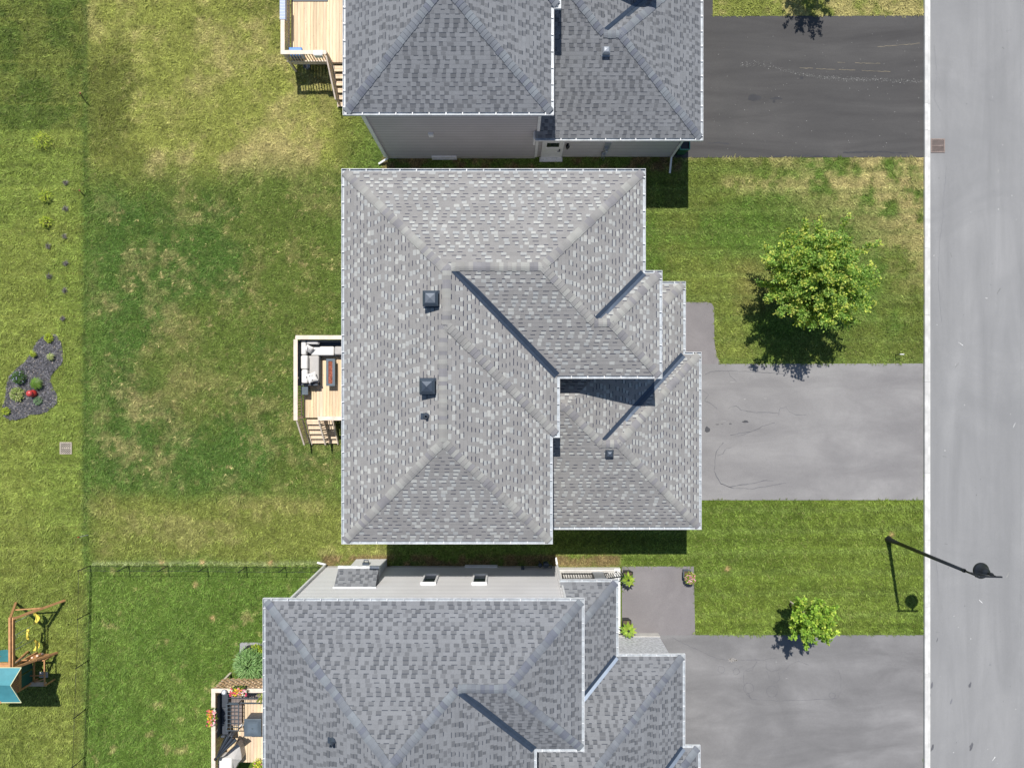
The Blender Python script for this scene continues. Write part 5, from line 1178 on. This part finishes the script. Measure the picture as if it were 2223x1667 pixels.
x, y = G(567, 1512, 1.5); r = plant('palm_plant', x, y, ZFb + .3, .42, .55, 26, .4, .05, [(.38, .42, .10), (.30, .38, .08)], 'pale yellow-green palm plant in the corner by the bottom house wall', 'plant', 'blade', 78); m = MB(); m.lathe((x, y, ZFb), [(0, 0), (.13, 0), (.17, .3), (.15, .3), (0, .28)], 16); m.build('pot', M['black'], r)
x, y = G(488, 1500.5, 1.9); r = thing('solar_light', (x, y, ZRb), 'round silver solar light standing on the bottom deck rail', 'lamp'); m = MB(); m.lathe((x, y, ZRb + .001), [(.045, 0), (.045, .08), (.115, .10), (.12, .13), (.08, .15), (0, .155)], 20); m.build('housing', M['ventl'], r); m = MB(); m.lathe((x, y, ZRb + .157), [(.07, 0), (.065, .006), (0, .008)], 16); m.build('cap', M['white'], r)
x, y = G(523, 1576, 1.1); r = thing('watering_can', (x, y, ZFb), 'little white garden tool standing beside the grill cabinet', 'tool'); m = MB(); m.lathe((x, y, ZFb), [(0, 0), (.05, 0), (.05, .25), (.02, .3), (0, .31)], 12); m.build('body', M['white'], r); m = MB(); m.tube([(x - .09, y, ZFb + .22), (x + .09, y + .02, ZFb + .22)], .016); m.tube([(x, y - .08, ZFb + .2), (x, y + .08, ZFb + .24)], .014); m.build('handle', M['white'], r)
# raised planter bed beside the bottom deck
m = MB(); m.prism([G(*p) for p in [(521, 1396), (525, 1394), (572, 1394), (708, 1394), (708, 1476), (519, 1476)]], -.02, .012, bottom=False); m.build('gravel', M['gravel'], kind='structure', label='grey gravel apron around the raised planter')
A = [G(*p, .3) for p in [(526, 1413), (534, 1406), (708, 1406), (708, 1465), (526, 1465)]]; r = thing('raised_planter', (A[0][0], A[0][1], 0), 'black edged raised planter full of tomato-like greenery', 'planter'); props(r, 'black-edged raised planter beside the bottom deck', 'planter')
m = MB(); n_ = len(A)
for i in range(n_): a, b = A[i], A[(i + 1) % n_]; m.beam((a[0], a[1], .15), (b[0], b[1], .15), .05, .32)
m.build('edging', M['black'], r); m = MB(); m.prism(A, 0, .24, bottom=False); m.build('soil', M['soil'], r)
x, y = G(540, 1448, .7); plant('bush', x, y, .22, .76, .62, 1900, .19, .05, [(.24, .40, .15), (.32, .50, .20), (.17, .30, .11)], 'big feathery green bush spilling over the raised planter', 'bush', 'dome', 21)
x, y = G(552, 1421, .5); plant('bush', x, y, .24, .42, .22, 420, .09, .05, YG, 'low yellow-green plants at the back of the raised planter', 'plant', 'dome', 22)

# ------------------------------------------------------------------ bottom house porch
m = MB(); a, b = L(94.5, 0)[0], G(1345, 0)[0]; yn, ys_ = G(0, 1231)[1], G(0, 1371)[1]; m.box(a, b - .28, ys_, yn, 0, .46); m.box(b - .278, b, ys_, yn, 0, .23)
r = thing('porch', ((a + b) / 2, (yn + ys_) / 2, 0), 'pale concrete porch with black railing at the bottom house', 'porch'); m.build('slab', M['white'], r)
m = MB(); m.box(a + .002, b - .30, ys_ + .01, yn - .02, .461, .475); m.build('floor', M['conc'], r)
def iron(p, q, f0, f1, h_=.95):
    m = MB(); A = Vector((*p, f0)); B = Vector((*q, f1)); Z_ = Vector((0, 0, 1)); m.beam(A + Z_ * h_, B + Z_ * h_, .05, .03); m.beam(A + Z_ * .09, B + Z_ * .09, .035, .025); n = max(2, int((B - A).length / .11))
    for i in range(n + 1): c = A.lerp(B, i / n); w_ = .022 if 0 < i < n else .05; m.beam(c, c + Z_ * h_, w_, w_)
    m.build('railing', M['black'], r)
yr = yn - .13; xm = G(1150 + 478 / 3.406, 0, 1.3)[0]; xn = G(1150 + 560 / 3.406, 0, 1.3)[0]
iron((a + .25, yr), (xm - .02, yr), .475, .475); iron((xn + .02, yr), (b + .02, yr), .475, .05)
m = MB(); m.box(xm, xn, yr - .18, yr + .05, .475, 1.55); m.box(xm - .02, xn + .02, yr - .2, yr + .07, 1.55, 1.61); m.build('pillar', M['ventl'], r)
m = MB(); m.box((xm + xn) / 2 - .07, (xm + xn) / 2 + .07, yr - .14, yr, 1.61, ZL - .12); m.build('column', M['white'], r)
# planters along the walk
def pot(cx, cy, z, w_, d_, mat, label, col, px, py, style, r_, h_, n, ll, lw, seed, fl=None):
    x, y = G(cx, cy, z); r = thing('potted_plant', (x, y, 0), label, 'plant', 'potted plants beside the front walk'); m = MB(); w2, d2 = w_ / 2, d_ / 2
    V_ = [(x + i * u, y + j * v, zz) for zz, u, v in ((0.015, w2 * .75, d2 * .75), (z, w2, d2)) for i, j in ((-1, -1), (1, -1), (1, 1), (-1, 1))]; m.mesh(V_, [(0, 1, 5, 4), (1, 2, 6, 5), (2, 3, 7, 6), (3, 0, 4, 7), (3, 2, 1, 0)])
    for p_, q_ in ((4, 5), (5, 6), (6, 7), (7, 4)): m.beam(V_[p_], V_[q_], .03, .03)
    m.build('pot', M[mat], r); m = MB(); m.face([(q[0], q[1], z - .03) for q in V_[4:]]); m.build('soil', M['soil'], r); x, y = G(px, py, z + .2)
    plant('plant', x, y, z - .02, r_, h_, n, ll, lw, col, '', style=style, seed=seed, parent=r, flowers=fl)
pot(1363.5, 1249, .5, .40, .34, 'black', 'broad-leaved plant in a black pot near the porch railing', [(.30, .42, .05), (.38, .50, .07), (.18, .30, .04)], 1364, 1258, 'rosette', .36, .42, 22, .3, .13, 3)
pot(1361, 1354, .5, .36, .34, 'black', 'broad-leaved plant in a black pot by the garage wall', [(.30, .45, .06), (.40, .52, .09), (.22, .36, .05)], 1364, 1368, 'rosette', .40, .42, 26, .3, .15, 4)
pot(1492, 1246, .42, .32, .32, 'mgrey', 'pink flowering plant in a slate pot at the walk corner', MG + YG, 1500, 1256, 'dome', .25, .28, 420, .09, .035, 5, (60, .035, [(.80, .35, .45), (.85, .6, .62), (.6, .2, .3)]))

# ------------------------------------------------------------------ swing set
bxx, yA, yB = -1017.5, 477, 577
W3 = lambda lx, ly, z: Vector((lx / S, -ly / S, z)); r = thing('swing_set', tuple(W3(bxx, 530, 0)), 'cedar swing set with teal canopy tower and yellow swings', 'swing set')
m = MB(); m.beam(W3(bxx - 3.2, yA - 3, 2.0), W3(bxx - 3.2, 596, 2.0), .09, .14); m.beam(W3(bxx + 3.2, yA - 3, 2.0), W3(bxx + 3.2, 596, 2.0), .05, .14); m.build('top_beam', M['swingw'], r)
for (fx, fy), ty in (((-968.9, 468.5), yA), ((-1076.9, 474.3), yA), ((-986.6, 582.4), yB), ((-1050, 580), yB)):
    m = MB(); m.beam(W3(fx, fy, 0), W3(bxx + (3 if fx > bxx else -3), ty, 2.04), .085, .085); m.build('leg', M['swingw'], r)
m = MB(); m.beam(W3(-1047, 475.5, .93), W3(-990, 471.5, .93), .035, .08); m.beam(W3(-1000, 472.5, 1.0), W3(bxx, 478, 1.75), .035, .06); m.beam(W3(-998, 580, 1.0), W3(-1030, 580, 1.0), .035, .08); m.build('cross_brace', M['swingw'], r)
def zs_(x, y, z): q = G(x / 5.927, 1280 + y / 5.927, z); return Vector((q[0], q[1], z))
def swing(cx, y0, y1, z, label):
    m = MB(); a = zs_(cx, y0, z); b = zs_(cx, y1, z); n = 14; pr = None
    for i in range(n + 1):
        t = i / n; c = a.lerp(b, t); bow = math.sin(t * math.pi); x = c.x + .13 * bow; zz = z + .05 * (1 - bow) ; w2 = .06 + .045 * bow
        cur = [(x - w2, c.y, zz), (x, c.y, zz - .02), (x + w2, c.y, zz + .012)]
        if pr:
            for k in range(2): m.face([pr[k], cur[k], cur[k + 1], pr[k + 1]], sm=True); m.face([(p_[0], p_[1], p_[2] - .014) for p_ in (pr[k + 1], cur[k + 1], cur[k], pr[k])], sm=True)
        pr = cur
    s_ = m.build('swing_seat', M['yellow'], r); m = MB()
    for e in (a, b): m.tube([(e.x, e.y, z + .06), (W3(bxx, 0, 0).x, e.y + (.04 if e is a else -.04), 2.0)], .014, 6)
    m.build('rope', M['rope'], s_)
swing(450, 295, 440, .48, ''); swing(450, 635, 780, .48, '')
m = MB(); a, b = zs_(360, 525, .85), zs_(352, 625, .85); m.tube([a, b], .05, 10); m.tube([a + Vector((-.03, .04, 0)), a + Vector((.07, 0, 0))], .045, 8); m.tube([b + Vector((-.03, 0, 0)), b + Vector((.07, -.03, 0))], .045, 8); tz = m.build('trapeze_bar', M['yellow'], r); m = MB()
for e in (a, b): m.tube([e, (W3(bxx, 0, 0).x, e.y, 2.0)], .009, 6)
m.build('rope', M['rope'], tz)
X0, X1, Y0, Y1 = -1048, -1030, 582, 640; m = MB()
X0 = -1092
for x_ in (X0, X1):
    for y_ in (Y0, Y1): m = MB(); m.beam(W3(x_, y_, 0), W3(x_, y_, 2.35), .08, .08); m.build('tower_post', M['swingw'], r)
m = MB(); rn = random.Random(1); y_ = Y0
while y_ < Y1: k = rn.uniform(.85, 1.15); a = W3(X0, y_, 1.15); b = W3(X1 + 3, y_ + 4.2, 1.18); m.box(a.x, b.x, b.y, a.y, 1.14, 1.18, col=(k, k, k)); y_ += 4.6
m.build('platform', M['swingw'], r)
m = MB()
for z in (1.25, 1.75): m.beam(W3(X1 + 2.5, Y0, z), W3(X1 + 2.5, Y1, z), .04, .09)
m.beam(W3(X1 + 2.5, Y0, .32), W3(X1 + 2.5, Y1, .32), .04, .09)
for k in range(7): y_ = Y0 + 34 + k * 4; m.beam(W3(X1 + 2.5, y_, 1.25), W3(X1 + 2.5, y_, 1.75), .03, .03)
m.build('guard_rail', M['swingw'], r)
for ya_, yb_ in ((584, 609), (613, 640)): m = MB(); a, b = W3(X1 - 1, ya_, 0), W3(X1 + .5, yb_, 0); m.box(a.x, b.x, b.y, a.y, .36, 1.12); m.build('side_panel', M['tealp'], r)
# low play frame with bench east of the tower
m = MB(); m.beam(W3(-992, 586, .72), W3(-992, 640, .72), .05, .05); m.beam(W3(-1028, 586, .72), W3(-992, 586, .72), .05, .05)
for y_ in (586, 640): m.beam(W3(-992, y_, 0), W3(-992, y_, .72), .05, .05)
m.beam(W3(-1028, 640, .4), W3(-992, 625, .72), .05, .05); m.beam(W3(-1028, 622, .55), W3(-992, 618, .72), .04, .05)
m.build('play_frame', M['swingw'], r)
m = MB(); a, b = W3(-1036, 637, 0), W3(-996, 646, 0); m.box(a.x, b.x, b.y, a.y, .44, .48, col=(1.1, 1.6, 2.4)); m.build('bench', M['swingw'], r)
m = MB(); a, b = W3(-1022, 622, 0), W3(-1004, 634, 0); m.box(a.x, b.x, b.y, a.y, .10, .14); m.build('step_mat', M['fabg'], r)
# rock wall ramp towards the swings
m = MB(); m.face([W3(-1046, 589, 1.15), W3(-1031, 589, 1.15), W3(-1004, 584, .05), W3(-1020, 583, .05)][::-1]); m.beam(W3(-1046, 588, 1.2), W3(-1019, 582, .1), .05, .08); m.beam(W3(-1031, 589, 1.2), W3(-1003, 584, .1), .05, .08)
for k in range(6): a = W3(-1042 + k * 5.4, 588 - k, 1.02 - k * .18); m.lathe((a.x, a.y, a.z), [(.05, 0), (.045, .04), (0, .06)], 8, col=(1.6, 2.4, 4.5))
m.build('climbing_ramp', M['swingw'], r)
# canopy: gabled sheet with valance edge
m = MB(); ze, zr = 2.32, 2.66; xe, xr, xl = -987.5, -998, -1046; ym_ = 599.5; y0_, y1_ = 570.2, 640.6
nn = 8
for (ya_, za_), (yb_, zb_) in (((y0_, ze), (ym_, zr)), ((ym_, zr), (y1_, ze))):
    for i in range(nn):
        t0, t1 = i / nn, (i + 1) / nn; f = lambda t: (ya_ + (yb_ - ya_) * t, za_ + (zb_ - za_) * t - .035 * math.sin(math.pi * t))
        (u0, w0), (u1, w1) = f(t0), f(t1); fx = lambda u: xe + (xr - xe) * (1 - abs(u - ym_) / (ym_ - y0_ if u < ym_ else y1_ - ym_)); fl_ = lambda u: xl - (xr - xe) * 0
        m.face([W3(fx(u0), u0, w0), W3(fx(u1), u1, w1), W3(-1100, u1, w1), W3(-1100, u0, w0)][::-1], sm=False); m.face([W3(fx(u0), u0, w0 - .01), W3(fx(u1), u1, w1 - .01), W3(-1100, u1, w1 - .01), W3(-1100, u0, w0 - .01)])
cn = m.build('canopy', M['teal'], r); m = MB()
for p_, q_ in ((W3(xe, y0_, ze), W3(xr, ym_, zr)), (W3(xr, ym_, zr), W3(xe, y1_, ze)), (W3(xe, y0_, ze), W3(-1100, y0_, ze)), (W3(xe, y1_, ze), W3(-1100, y1_, ze))): m.beam(p_ + Vector((0, 0, .01)), q_ + Vector((0, 0, .01)), .022, .02, col=(1.2, 1.15, .7))
m.build('canopy_trim', M['rope'], cn)
m = MB(); prev = None
for i in range(10):
    t = i / 9; ring = []
    for k in range(7): a = math.pi * k / 6; ring.append(W3(-1068 - 9 * math.cos(a) * 1.3 - t * 30, 584 - t * 8, 0) + Vector((0, 0, 1.12 - t * .95 - .16 * math.sin(a))))
    if prev:
        for k in range(6): m.face([prev[k], prev[k + 1], ring[k + 1], ring[k]], sm=True)
    prev = ring
m.build('slide', M['teal'], r)
